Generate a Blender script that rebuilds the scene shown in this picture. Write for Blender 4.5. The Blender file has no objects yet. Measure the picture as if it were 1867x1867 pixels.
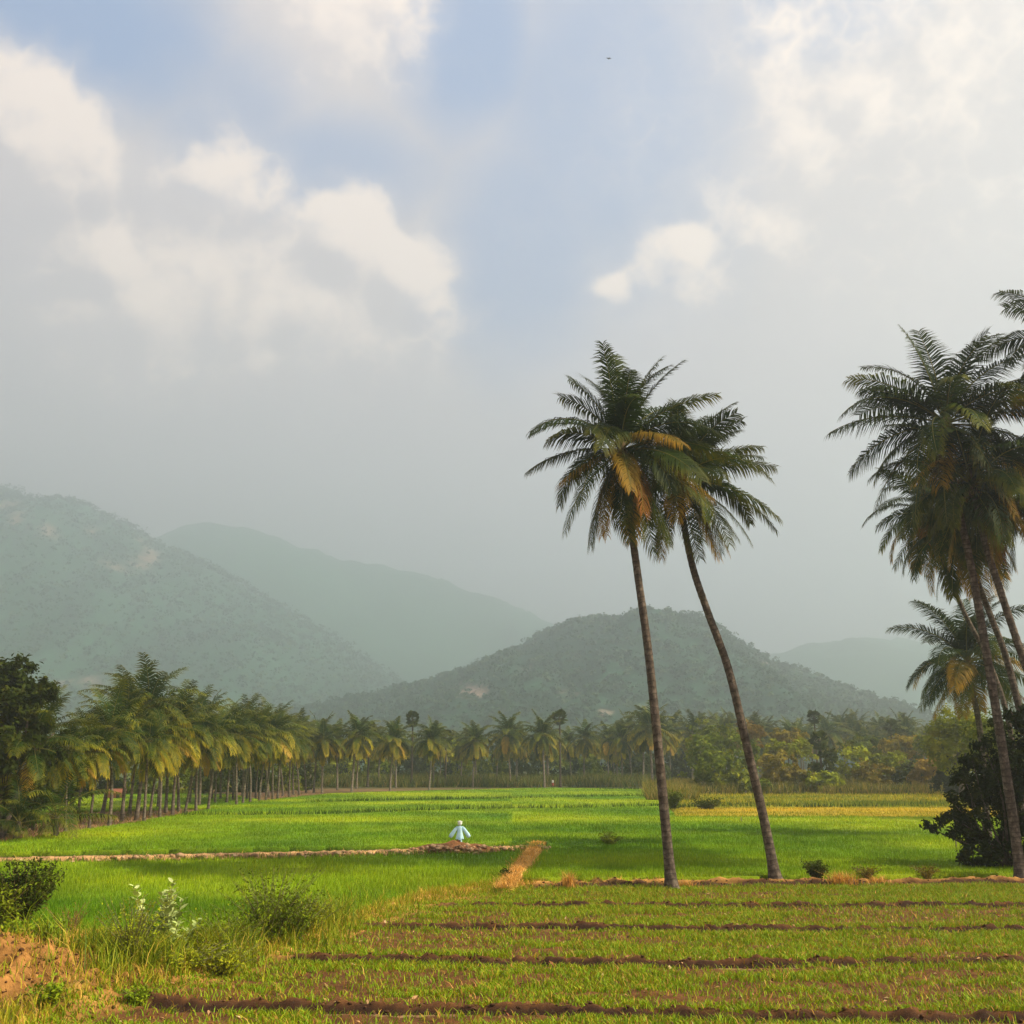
import bpy, math, random
import numpy as np
from mathutils import Vector, Matrix

rng = np.random.default_rng(7)
random.seed(7)
HAZE = 0.00070
EXPO = 0.60
SC = bpy.context.scene
COL = SC.collection
R = math.radians

# ------------------------------------------------------------------ camera
H = 5.0
F = 1872.0
TH = math.atan((1388 - 933.5) / F)
CT, ST = math.cos(TH), math.sin(TH)


def ray(px, py):
    cx, cy = (px - 933.5) / F, (933.5 - py) / F
    return np.array([cx, CT - cy * ST, ST + cy * CT])


def G(px, py, z=0.0):
    """where the sight line of a photo point meets height z"""
    d = ray(px, py)
    t = (z - H) / d[2]
    return np.array([d[0] * t, d[1] * t, z])


def A(px, py, Y):
    """where the sight line of a photo point reaches distance Y"""
    d = ray(px, py)
    t = Y / d[1]
    return np.array([d[0] * t, Y, H + d[2] * t])


cam = bpy.data.cameras.new('camera')
cam.sensor_width = 36.0
cam.lens = F / 1867.0 * 36.0
cam.clip_start = 0.1
cam.clip_end = 20000
co = bpy.data.objects.new('camera', cam)
COL.objects.link(co)
co.location = (0, 0, H)
co.rotation_euler = (R(90) + TH, 0, 0)
SC.camera = co

# ------------------------------------------------------------------ helpers


def tag(o, label=None, cat=None, group=None, kind=None):
    if label:
        o['label'] = label
    if cat:
        o['category'] = cat
    if group:
        o['group'] = group
    if kind:
        o['kind'] = kind
    return o


def empty(name, loc, rz=0.0):
    o = bpy.data.objects.new(name, None)
    COL.objects.link(o)
    o.empty_display_size = 0.3
    o.location = loc
    o.rotation_euler = (0, 0, rz)
    return o


def mesh(name, V, quads=None, tris=None, mat=None, parent=None, smooth=False, attrs=None, link=True):
    V = np.asarray(V, dtype=np.float32)
    me = bpy.data.meshes.new(name)
    me.vertices.add(len(V))
    me.vertices.foreach_set('co', V.ravel())
    q = np.zeros((0, 4), np.int32) if quads is None or len(quads) == 0 else np.asarray(quads, np.int32)
    t = np.zeros((0, 3), np.int32) if tris is None or len(tris) == 0 else np.asarray(tris, np.int32)
    nl = q.size + t.size
    me.loops.add(nl)
    me.loops.foreach_set('vertex_index', np.concatenate([q.ravel(), t.ravel()]).astype(np.int32))
    me.polygons.add(len(q) + len(t))
    st = np.concatenate([np.arange(len(q)) * 4, q.size + np.arange(len(t)) * 3]).astype(np.int32)
    me.polygons.foreach_set('loop_start', st)
    if smooth:
        me.polygons.foreach_set('use_smooth', np.ones(len(q) + len(t), dtype=bool))
    me.update(calc_edges=True)
    if attrs:
        for k, v in attrs.items():
            v = np.asarray(v, np.float32)
            if v.ndim == 1:
                a = me.attributes.new(k, 'FLOAT', 'POINT')
                a.data.foreach_set('value', v)
            else:
                if v.shape[1] == 3:
                    v = np.concatenate([v, np.ones((len(v), 1), np.float32)], 1)
                a = me.attributes.new(k, 'FLOAT_COLOR', 'POINT')
                a.data.foreach_set('color', v.ravel())
    if mat:
        me.materials.append(mat)
    if not link:
        return me
    o = bpy.data.objects.new(name, me)
    COL.objects.link(o)
    if parent:
        o.parent = parent
    return o


class MB:
    """collects pieces into one mesh"""

    def __init__(s):
        s.V, s.Q, s.T, s.n = [], [], [], 0

    def add(s, V, Q=None, T=None):
        V = np.asarray(V, float)
        s.V.append(V)
        if Q is not None and len(Q):
            s.Q.append(np.asarray(Q, int) + s.n)
        if T is not None and len(T):
            s.T.append(np.asarray(T, int) + s.n)
        s.n += len(V)

    def tube(s, P, r, n=8, cap=True):
        V, Q, T = tube(P, r, n, cap)
        s.add(V, Q, T)

    def box(s, c, d, rz=0.0):
        c = np.asarray(c, float)
        d = np.asarray(d, float) / 2
        v = np.array([[x, y, z] for x in (-1, 1) for y in (-1, 1) for z in (-1, 1)], float) * d
        cc, ss = math.cos(rz), math.sin(rz)
        v = v @ np.array([[cc, ss, 0], [-ss, cc, 0], [0, 0, 1]])
        s.add(v + c, [[0, 1, 3, 2], [4, 6, 7, 5], [0, 4, 5, 1], [2, 3, 7, 6], [0, 2, 6, 4], [1, 5, 7, 3]])

    def build(s, name, mat, parent=None, smooth=False):
        return mesh(name, np.concatenate(s.V), np.concatenate(s.Q) if s.Q else None,
                    np.concatenate(s.T) if s.T else None, mat, parent, smooth)


def norm(v):
    return v / (np.linalg.norm(v, axis=-1, keepdims=True) + 1e-9)


def tube(P, r, n=8, cap=True):
    P = np.asarray(P, float)
    k = len(P)
    r = np.broadcast_to(np.asarray(r, float), (k,)) if np.ndim(r) < 2 else r
    T = norm(np.gradient(P, axis=0))
    ref = np.array([0, 1.0, 0]) if abs(T[0][1]) < 0.8 else np.array([1.0, 0, 0])
    U = norm(ref - T * (T @ ref)[:, None])
    W = np.cross(T, U)
    a = np.linspace(0, 2 * np.pi, n, endpoint=False)
    V = P[:, None, :] + r[:, None, None] * (np.cos(a)[None, :, None] * U[:, None, :] + np.sin(a)[None, :, None] * W[:, None, :])
    V = V.reshape(-1, 3)
    i = np.arange(k - 1)[:, None] * n
    j = np.arange(n)[None, :]
    j2 = (j + 1) % n
    Q = np.stack([i + j, i + j2, i + n + j2, i + n + j], -1).reshape(-1, 4)
    Tt = []
    if cap:
        V = np.concatenate([V, P[:1], P[-1:]])
        for q in range(n):
            Tt.append([(q + 1) % n, q, k * n])
            Tt.append([(k - 1) * n + q, (k - 1) * n + (q + 1) % n, k * n + 1])
    return V, Q, np.array(Tt, int).reshape(-1, 3)


def spline(P, k):
    """Catmull-Rom through points"""
    P = np.asarray(P, float)
    if len(P) == 2:
        t = np.linspace(0, 1, k)[:, None]
        return P[0] * (1 - t) + P[1] * t
    Q = np.concatenate([2 * P[:1] - P[1:2], P, 2 * P[-1:] - P[-2:-1]])
    out = []
    m = len(P) - 1
    for u in np.linspace(0, m - 1e-6, k):
        i = int(u)
        t = u - i
        a, b, c, d = Q[i], Q[i + 1], Q[i + 2], Q[i + 3]
        out.append(0.5 * (2 * b + (c - a) * t + (2 * a - 5 * b + 4 * c - d) * t * t + (3 * b - a - 3 * c + d) * t ** 3))
    return np.array(out)


def vnoise(x, y, seed=0):
    """smooth value noise on arrays"""
    g = np.random.default_rng(seed).random((257, 257))
    xi, yi = np.floor(x).astype(int), np.floor(y).astype(int)
    fx, fy = x - xi, y - yi
    fx = fx * fx * (3 - 2 * fx)
    fy = fy * fy * (3 - 2 * fy)
    xi %= 256
    yi %= 256
    a = g[xi, yi] * (1 - fx) + g[xi + 1, yi] * fx
    b = g[xi, yi + 1] * (1 - fx) + g[xi + 1, yi + 1] * fx
    return a * (1 - fy) + b * fy


def fbm(x, y, oct=4, seed=0):
    s, amp, tot = 0, 1.0, 0
    for o in range(oct):
        s = s + amp * vnoise(x * 2 ** o + 17.3 * o, y * 2 ** o + 5.1 * o, seed + o)
        tot += amp
        amp *= 0.5
    return s / tot


def seg_dist(x, y, P):
    """distance to a polyline"""
    d = np.full(x.shape, 1e9)
    for a, b in zip(P[:-1], P[1:]):
        ax, ay, bx, by = a[0], a[1], b[0], b[1]
        L = (bx - ax) ** 2 + (by - ay) ** 2
        t = np.clip(((x - ax) * (bx - ax) + (y - ay) * (by - ay)) / L, 0, 1)
        d = np.minimum(d, np.hypot(x - ax - t * (bx - ax), y - ay - t * (by - ay)))
    return d


def inside(x, y, P):
    c = np.zeros(x.shape, bool)
    n = len(P)
    for i in range(n):
        x1, y1 = P[i][0], P[i][1]
        x2, y2 = P[(i + 1) % n][0], P[(i + 1) % n][1]
        if y1 == y2:
            continue
        k = ((y1 > y) != (y2 > y)) & (x < (x2 - x1) * (y - y1) / (y2 - y1) + x1)
        c ^= k
    return c


def smooth(a, b, x):
    t = np.clip((x - a) / (b - a), 0, 1)
    return t * t * (3 - 2 * t)


# ------------------------------------------------------------------ materials


def new_mat(name):
    m = bpy.data.materials.new(name)
    m.use_nodes = True
    nt = m.node_tree
    for n in list(nt.nodes):
        nt.nodes.remove(n)
    out = nt.nodes.new('ShaderNodeOutputMaterial')
    return m, nt, out


def nd(nt, t, **kw):
    n = nt.nodes.new(t)
    for k, v in kw.items():
        if k in n.inputs.keys() if not hasattr(n, k) else False:
            n.inputs[k].default_value = v
        else:
            setattr(n, k, v)
    return n


def noise_node(nt, scale, detail=4, rough=0.55, coord='Object', stretch=None):
    tc = nt.nodes.new('ShaderNodeTexCoord')
    n = nt.nodes.new('ShaderNodeTexNoise')
    n.inputs['Scale'].default_value = scale
    n.inputs['Detail'].default_value = detail
    n.inputs['Roughness'].default_value = rough
    s = tc.outputs[coord]
    if stretch:
        mp = nt.nodes.new('ShaderNodeMapping')
        mp.inputs['Scale'].default_value = stretch
        nt.links.new(s, mp.inputs[0])
        s = mp.outputs[0]
    nt.links.new(s, n.inputs['Vector'])
    return n.outputs['Fac']


def ramp(nt, fac, stops):
    r = nt.nodes.new('ShaderNodeValToRGB')
    el = r.color_ramp.elements
    while len(el) < len(stops):
        el.new(0.5)
    for e, (p, c) in zip(el, stops):
        e.position = p
        e.color = (*c, 1)
    nt.links.new(fac, r.inputs[0])
    return r.outputs[0]


def mixc(nt, fac, a, b, mode='MIX'):
    m = nt.nodes.new('ShaderNodeMix')
    m.data_type = 'RGBA'
    m.blend_type = mode
    for s, v in ((m.inputs[0], fac), (m.inputs[6], a), (m.inputs[7], b)):
        if isinstance(v, (int, float)):
            s.default_value = v
        elif isinstance(v, (tuple, list)):
            s.default_value = (*v, 1)
        else:
            nt.links.new(v, s)
    return m.outputs[2]


def attr(nt, name):
    a = nt.nodes.new('ShaderNodeAttribute')
    a.attribute_name = name
    return a


def leaf_bsdf(nt, out, col, rough=0.5, trans=0.3, spec=0.3, warm=(1.25, 1.1, 0.5)):
    p = nt.nodes.new('ShaderNodeBsdfPrincipled')
    p.inputs['Roughness'].default_value = rough
    p.inputs['Specular IOR Level'].default_value = spec
    nt.links.new(col, p.inputs['Base Color'])
    t = nt.nodes.new('ShaderNodeBsdfTranslucent')
    c2 = mixc(nt, 1.0, col, warm, 'MULTIPLY')
    nt.links.new(c2, t.inputs['Color'])
    mx = nt.nodes.new('ShaderNodeMixShader')
    mx.inputs[0].default_value = trans
    nt.links.new(p.outputs[0], mx.inputs[1])
    nt.links.new(t.outputs[0], mx.inputs[2])
    nt.links.new(mx.outputs[0], out.inputs[0])


def leaf_mat(name, c1, c2, c3=None, scale=1.2, rough=0.65, trans=0.3, spec=0.06):
    m, nt, out = new_mat(name)
    f = noise_node(nt, scale, 3, 0.6)
    c3 = c3 or c2
    col = ramp(nt, f, [(0.3, c1), (0.52, c2), (0.72, c3)])
    oi = nt.nodes.new('ShaderNodeObjectInfo')
    hs = nt.nodes.new('ShaderNodeHueSaturation')
    mr = nt.nodes.new('ShaderNodeMapRange')
    mr.inputs[3].default_value = 0.75
    mr.inputs[4].default_value = 1.25
    nt.links.new(oi.outputs['Random'], mr.inputs[0])
    nt.links.new(mr.outputs[0], hs.inputs['Value'])
    nt.links.new(col, hs.inputs['Color'])
    leaf_bsdf(nt, out, hs.outputs[0], rough, trans, spec)
    return m


def frond_mat(name, base, tip, f0=0.35, f1=1.0, trans=0.3, rough=0.55, spec=0.10, rach=None):
    """colour runs from the leaf base to the drying leaflet tips"""
    m, nt, out = new_mat(name)
    a = attr(nt, 'dry')
    mr = nt.nodes.new('ShaderNodeMapRange')
    mr.inputs[1].default_value = f0
    mr.inputs[2].default_value = f1
    n = noise_node(nt, 2.5, 3, 0.6)
    ad = nt.nodes.new('ShaderNodeMath')
    ad.operation = 'MULTIPLY_ADD'
    ad.inputs[1].default_value = 0.7
    ad.inputs[2].default_value = -0.35
    nt.links.new(n, ad.inputs[0])
    ad2 = nt.nodes.new('ShaderNodeMath')
    ad2.operation = 'ADD'
    nt.links.new(a.outputs['Fac'], ad2.inputs[0])
    nt.links.new(ad.outputs[0], ad2.inputs[1])
    nt.links.new(ad2.outputs[0], mr.inputs[0])
    col = mixc(nt, mr.outputs[0], base, tip)
    ra = attr(nt, 'rachis')
    col = mixc(nt, ra.outputs['Fac'], col, rach or (0.16, 0.15, 0.03))
    oi = nt.nodes.new('ShaderNodeObjectInfo')
    hs = nt.nodes.new('ShaderNodeHueSaturation')
    m2 = nt.nodes.new('ShaderNodeMapRange')
    m2.inputs[3].default_value = 0.7
    m2.inputs[4].default_value = 1.3
    nt.links.new(oi.outputs['Random'], m2.inputs[0])
    nt.links.new(m2.outputs[0], hs.inputs['Value'])
    nt.links.new(col, hs.inputs['Color'])
    leaf_bsdf(nt, out, hs.outputs[0], rough, trans, spec)
    return m


def attr_mat(name, trans=0.25, rough=0.6, spec=0.15):
    """blade colours come from each blade's own tint"""
    m, nt, out = new_mat(name)
    a = attr(nt, 'tint')
    leaf_bsdf(nt, out, a.outputs['Color'], rough, trans, spec, (1.2, 1.15, 0.5))
    return m


def solid_mat(name, stops, scale=3, rough=0.85, bump=0.4, bdist=0.05, detail=6, spec=0.2, stretch=None, bscale=None):
    m, nt, out = new_mat(name)
    f = noise_node(nt, scale, detail, 0.62, stretch=stretch)
    col = ramp(nt, f, stops)
    p = nt.nodes.new('ShaderNodeBsdfPrincipled')
    p.inputs['Roughness'].default_value = rough
    p.inputs['Specular IOR Level'].default_value = spec
    nt.links.new(col, p.inputs['Base Color'])
    if bump:
        b = nt.nodes.new('ShaderNodeBump')
        b.inputs['Strength'].default_value = bump
        b.inputs['Distance'].default_value = bdist
        f2 = noise_node(nt, bscale or scale * 3, 6, 0.65)
        nt.links.new(f2, b.inputs['Height'])
        nt.links.new(b.outputs[0], p.inputs['Normal'])
    nt.links.new(p.outputs[0], out.inputs[0])
    return m


M = {}
M['frond_green'] = frond_mat('frond_green', (0.028, 0.052, 0.004), (0.20, 0.18, 0.008), 0.45, 1.2)
M['frond_deep'] = frond_mat('frond_deep', (0.016, 0.034, 0.004), (0.08, 0.10, 0.006), 0.45, 1.25)
M['frond_yellow'] = frond_mat('frond_yellow', (0.05, 0.062, 0.006), (0.46, 0.25, 0.012), 0.2, 1.05, 0.35)
M['frond_dry'] = frond_mat('frond_dry', (0.10, 0.06, 0.010), (0.24, 0.085, 0.012), 0.1, 1.0, 0.25, 0.7, 0.1)
M['row_green'] = frond_mat('row_green', (0.024, 0.052, 0.003), (0.30, 0.27, 0.012), 0.42, 1.2)
M['row_gold'] = frond_mat('row_gold', (0.09, 0.12, 0.006), (0.55, 0.40, 0.022), 0.3, 1.1, 0.35)
M['row_orange'] = frond_mat('row_orange', (0.24, 0.18, 0.012), (0.52, 0.29, 0.03), 0.15, 1.0, 0.3, 0.6, 0.2)


def bark_mat(name, c1, c2, c3, ring=9.0):
    m, nt, out = new_mat(name)
    f = noise_node(nt, 5, 6, 0.7, stretch=(1, 1, 0.6))
    col = ramp(nt, f, [(0.3, c1), (0.5, c2), (0.68, c3)])
    a = attr(nt, 'along')
    sn = nt.nodes.new('ShaderNodeMath')
    sn.operation = 'MULTIPLY'
    sn.inputs[1].default_value = ring
    nt.links.new(a.outputs['Fac'], sn.inputs[0])
    n2 = noise_node(nt, 2.2, 3, 0.6)
    ad = nt.nodes.new('ShaderNodeMath')
    ad.operation = 'MULTIPLY_ADD'
    ad.inputs[1].default_value = 1.6
    nt.links.new(n2, ad.inputs[0])
    nt.links.new(sn.outputs[0], ad.inputs[2])
    fr = nt.nodes.new('ShaderNodeMath')
    fr.operation = 'FRACT'
    nt.links.new(ad.outputs[0], fr.inputs[0])
    rings = ramp(nt, fr.outputs[0], [(0.0, (0.28, 0.26, 0.25)), (0.28, (1.15, 1.15, 1.15)), (0.8, (0.9, 0.9, 0.9))])
    col = mixc(nt, 1.0, col, rings, 'MULTIPLY')
    p = nt.nodes.new('ShaderNodeBsdfPrincipled')
    p.inputs['Roughness'].default_value = 0.85
    p.inputs['Specular IOR Level'].default_value = 0.2
    nt.links.new(col, p.inputs['Base Color'])
    b = nt.nodes.new('ShaderNodeBump')
    b.inputs['Strength'].default_value = 0.6
    b.inputs['Distance'].default_value = 0.03
    nt.links.new(fr.outputs[0], b.inputs['Height'])
    nt.links.new(b.outputs[0], p.inputs['Normal'])
    nt.links.new(p.outputs[0], out.inputs[0])
    return m


M['trunk'] = bark_mat('palm_trunk', (0.032, 0.024, 0.018), (0.085, 0.064, 0.047), (0.20, 0.16, 0.12), 4.0)
M['trunk_pale'] = bark_mat('palm_trunk_pale', (0.10, 0.08, 0.06), (0.22, 0.18, 0.13), (0.36, 0.30, 0.23), 4.0)
M['trunk_row'] = bark_mat('palm_trunk_row', (0.06, 0.045, 0.033), (0.14, 0.11, 0.08), (0.26, 0.21, 0.16), 4.0)
M['bark'] = solid_mat('bark', [(0.3, (0.04, 0.028, 0.02)), (0.7, (0.13, 0.10, 0.075))], 6, 0.9, 0.6, 0.04)
M['nut'] = solid_mat('coconut_husk', [(0.3, (0.10, 0.09, 0.01)), (0.7, (0.28, 0.16, 0.03))], 6, 0.55, 0.1, 0.01)
M['tree_dark'] = leaf_mat('leaf_dark', (0.016, 0.028, 0.003), (0.045, 0.065, 0.005), (0.12, 0.115, 0.01), 0.8)
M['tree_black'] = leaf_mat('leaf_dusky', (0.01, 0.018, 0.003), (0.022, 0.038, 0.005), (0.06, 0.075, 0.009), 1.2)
M['tree_mid'] = leaf_mat('leaf_mid', (0.055, 0.09, 0.005), (0.14, 0.185, 0.008), (0.29, 0.29, 0.015), 0.5)
M['tree_light'] = leaf_mat('leaf_light', (0.12, 0.16, 0.006), (0.25, 0.29, 0.01), (0.42, 0.4, 0.02), 0.5)
M['tree_olive'] = leaf_mat('leaf_olive', (0.1, 0.09, 0.01), (0.23, 0.19, 0.018), (0.38, 0.28, 0.04), 0.6)
M['tree_rust'] = leaf_mat('leaf_rust', (0.16, 0.11, 0.015), (0.28, 0.19, 0.03), (0.4, 0.26, 0.05), 0.6)
M['shrub'] = leaf_mat('leaf_shrub', (0.09, 0.155, 0.008), (0.18, 0.26, 0.01), (0.32, 0.36, 0.015), 2.5)
M['milkweed'] = leaf_mat('leaf_milkweed', (0.22, 0.31, 0.08), (0.36, 0.44, 0.14), (0.5, 0.55, 0.24), 2.5, 0.55, 0.2)
M['hill_leaf'] = leaf_mat('leaf_hill', (0.020, 0.038, 0.012), (0.042, 0.066, 0.018), (0.09, 0.10, 0.03), 0.05, 0.7, 0.15, 0.1)
M['stem'] = solid_mat('stem', [(0.3, (0.10, 0.10, 0.03)), (0.7, (0.2, 0.19, 0.07))], 8, 0.8, 0)
M['dead_stem'] = solid_mat('dead_stem', [(0.3, (0.10, 0.06, 0.03)), (0.7, (0.24, 0.15, 0.07))], 8, 0.9, 0)
M['blade'] = attr_mat('blade')
M['rubble'] = solid_mat('rubble', [(0.3, (0.10, 0.05, 0.025)), (0.5, (0.3, 0.17, 0.08)), (0.7, (0.55, 0.38, 0.22))], 2.5, 0.9, 0.5, 0.05)
M['clod'] = solid_mat('clod', [(0.3, (0.022, 0.010, 0.005)), (0.5, (0.07, 0.031, 0.012)), (0.7, (0.17, 0.08, 0.03))], 4.5, 0.95, 0.5, 0.03)
M['cloth'] = solid_mat('cloth_blue', [(0.35, (0.32, 0.58, 0.68)), (0.65, (0.55, 0.76, 0.82))], 4, 0.9, 0.15, 0.02)
M['white'] = solid_mat('white_paint', [(0.3, (0.75, 0.75, 0.68)), (0.7, (0.86, 0.86, 0.8))], 6, 0.7, 0)
M['wood'] = solid_mat('post_wood', [(0.3, (0.10, 0.07, 0.05)), (0.7, (0.24, 0.19, 0.14))], 8, 0.9, 0.3, 0.02)
M['skin'] = solid_mat('skin', [(0.3, (0.16, 0.08, 0.045)), (0.7, (0.2, 0.1, 0.055))], 5, 0.6, 0)
M['red_cloth'] = solid_mat('red_cloth', [(0.3, (0.35, 0.07, 0.04)), (0.7, (0.45, 0.12, 0.06))], 5, 0.9, 0)
M['tile'] = solid_mat('roof_tile', [(0.3, (0.30, 0.09, 0.045)), (0.7, (0.48, 0.18, 0.09))], 3, 0.85, 0.4, 0.05, stretch=(1, 6, 1))
M['plaster'] = solid_mat('plaster', [(0.3, (0.42, 0.14, 0.09)), (0.7, (0.55, 0.22, 0.14))], 2, 0.9, 0.2, 0.02)
M['dark_door'] = solid_mat('door_wood', [(0.3, (0.04, 0.03, 0.025)), (0.7, (0.08, 0.06, 0.04))], 6, 0.8, 0)
M['feather'] = solid_mat('feather', [(0.3, (0.03, 0.03, 0.035)), (0.7, (0.07, 0.07, 0.08))], 10, 0.7, 0)

# ------------------------------------------------------------------ palms


def frond_mesh(L, e0, bend, n, leafL, droop, wind=(0, 0, 0), w=0.055, roll=0.0, sway=0.0, rg=None, dry0=0.0, name='frond'):
    rg = rg or rng
    m = 12
    s = np.linspace(0, 1, m)
    ang = e0 - bend * s ** 1.25
    ds = L / (m - 1)
    dx, dz = np.cos(ang) * ds, np.sin(ang) * ds
    P = np.zeros((m, 3))
    P[1:, 0] = np.cumsum((dx[:-1] + dx[1:]) / 2)
    P[1:, 2] = np.cumsum((dz[:-1] + dz[1:]) / 2)
    P[:, 1] = sway * L * s ** 2
    P += np.asarray(wind) * (L * 0.35 * s ** 2)[:, None]
    T = norm(np.gradient(P, axis=0))
    side = norm(np.cross(T, np.cross(np.array([0, 1.0, 0]), T) * 1.0) * -1.0)
    side = norm(np.array([0, 1.0, 0]) - T * T[:, 1:2])
    up = np.cross(T, side)
    up = np.where(up[:, 2:3] < 0, up, up)
    up = -np.cross(side, T)
    cr = roll + 0.25 * s * (rg.random() - 0.5)
    side2 = side * np.cos(cr)[:, None] + up * np.sin(cr)[:, None]
    up2 = np.cross(T, side2)
    # leaflets
    Vs, Qs, Ts, D = [], [], [], []
    u = np.linspace(0.14, 1.0, n) ** 0.95
    g = np.array([0, 0, -1.0])
    for sg in (-1, 1):
        uu = np.clip(u + rg.normal(0, 0.006, n), 0.08, 1)
        idx = uu * (m - 1)
        i0 = np.minimum(idx.astype(int), m - 2)
        f = (idx - i0)[:, None]
        lerp = lambda X: X[i0] * (1 - f) + X[i0 + 1] * f
        b, t_, sd, upv = lerp(P), norm(lerp(T)), norm(lerp(side2)), norm(lerp(up2))
        prof = np.clip(np.sin(np.pi * (0.14 + 0.79 * uu)), 0.05, 1) ** 0.55 * (1 - 0.18 * uu)
        ln = leafL * prof * rg.uniform(0.85, 1.12, n)
        fw = (0.30 + 0.62 * uu)[:, None]
        d = norm(t_ * fw + sg * sd * 1.0 + upv * (0.30 - 0.25 * uu)[:, None] + rg.normal(0, 0.07, (n, 3)))
        dr = (droop * rg.uniform(0.7, 1.3, n))[:, None]
        wv = np.asarray(wind)[None, :]
        d1 = norm(d + g * dr * 0.25 + wv * 0.3)
        d2 = norm(d + g * dr * 1.5 + wv * 0.9)
        mid = b + d1 * ln[:, None] * 0.5
        tip = mid + d2 * ln[:, None] * 0.5
        wd = norm(t_ - d1 * np.sum(t_ * d1, 1)[:, None])
        ww = (w * rg.uniform(0.8, 1.2, n) * (0.5 + 0.5 * prof))[:, None]
        V = np.stack([b - wd * ww * 0.45, b + wd * ww * 0.45, mid + wd * ww * 0.5, mid - wd * ww * 0.5, tip], 1)
        k = len(Vs) and sum(len(v) for v in Vs) or 0
        base = k + np.arange(n) * 5
        Qs.append(np.stack([base, base + 1, base + 2, base + 3], 1))
        Ts.append(np.stack([base + 3, base + 2, base + 4], 1))
        Vs.append(V.reshape(-1, 3))
        dd = np.stack([uu * 0.5, uu * 0.5, uu * 0.5 + 0.22, uu * 0.5 + 0.22, uu * 0.5 + 0.5], 1) + dry0
        D.append(dd.ravel())
    k = sum(len(v) for v in Vs)
    rv, rq, rt = tube(P, np.linspace(0.045, 0.008, m) * (L / 4.8), 4, False)
    V = np.concatenate(Vs + [rv])
    Q = np.concatenate(Qs + [rq + k])
    dry = np.concatenate(D + [np.zeros(len(rv))])
    rach = np.concatenate([np.zeros(k), np.ones(len(rv))])
    return mesh(name, V, Q, np.concatenate(Ts), None, None, False, {'dry': dry, 'rachis': rach}, link=False)


def trunk_obj(P, r0, r1, parent, mat, sides=12, step=0.12, flare=0.75):
    P = np.asarray(P, float)
    L = np.sum(np.linalg.norm(np.diff(P, axis=0), axis=1))
    k = max(8, int(L / step))
    S = spline(P, k)
    s = np.linspace(0, 1, k)
    r = r0 + (r1 - r0) * s ** 0.8 + r0 * flare * np.exp(-s * L / 0.45)
    r = r * (1 + 0.03 * np.sin(s * L * 2 * np.pi / 0.36) + rng.normal(0, 0.012, k))
    V, Q, T = tube(S, r, sides, True)
    al = np.concatenate([np.repeat(s * L, sides), [0, L]])
    o = mesh('trunk', V, Q, T, mat, parent, True, {'along': al})
    return o, S


def frond_set(n, lo=-55, hi=84, seed=1):
    """(azimuth, start angle, age 0..1) for a crown, young upright to old hanging"""
    rg = np.random.default_rng(seed)
    out = []
    for i in range(n):
        age = (i + 0.5) / n
        az = i * 2.39996 + rg.normal(0, 0.18)
        e = hi + (lo - hi) * age ** 1.05 + rg.normal(0, 5)
        out.append((az, R(e), age))
    return out


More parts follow.
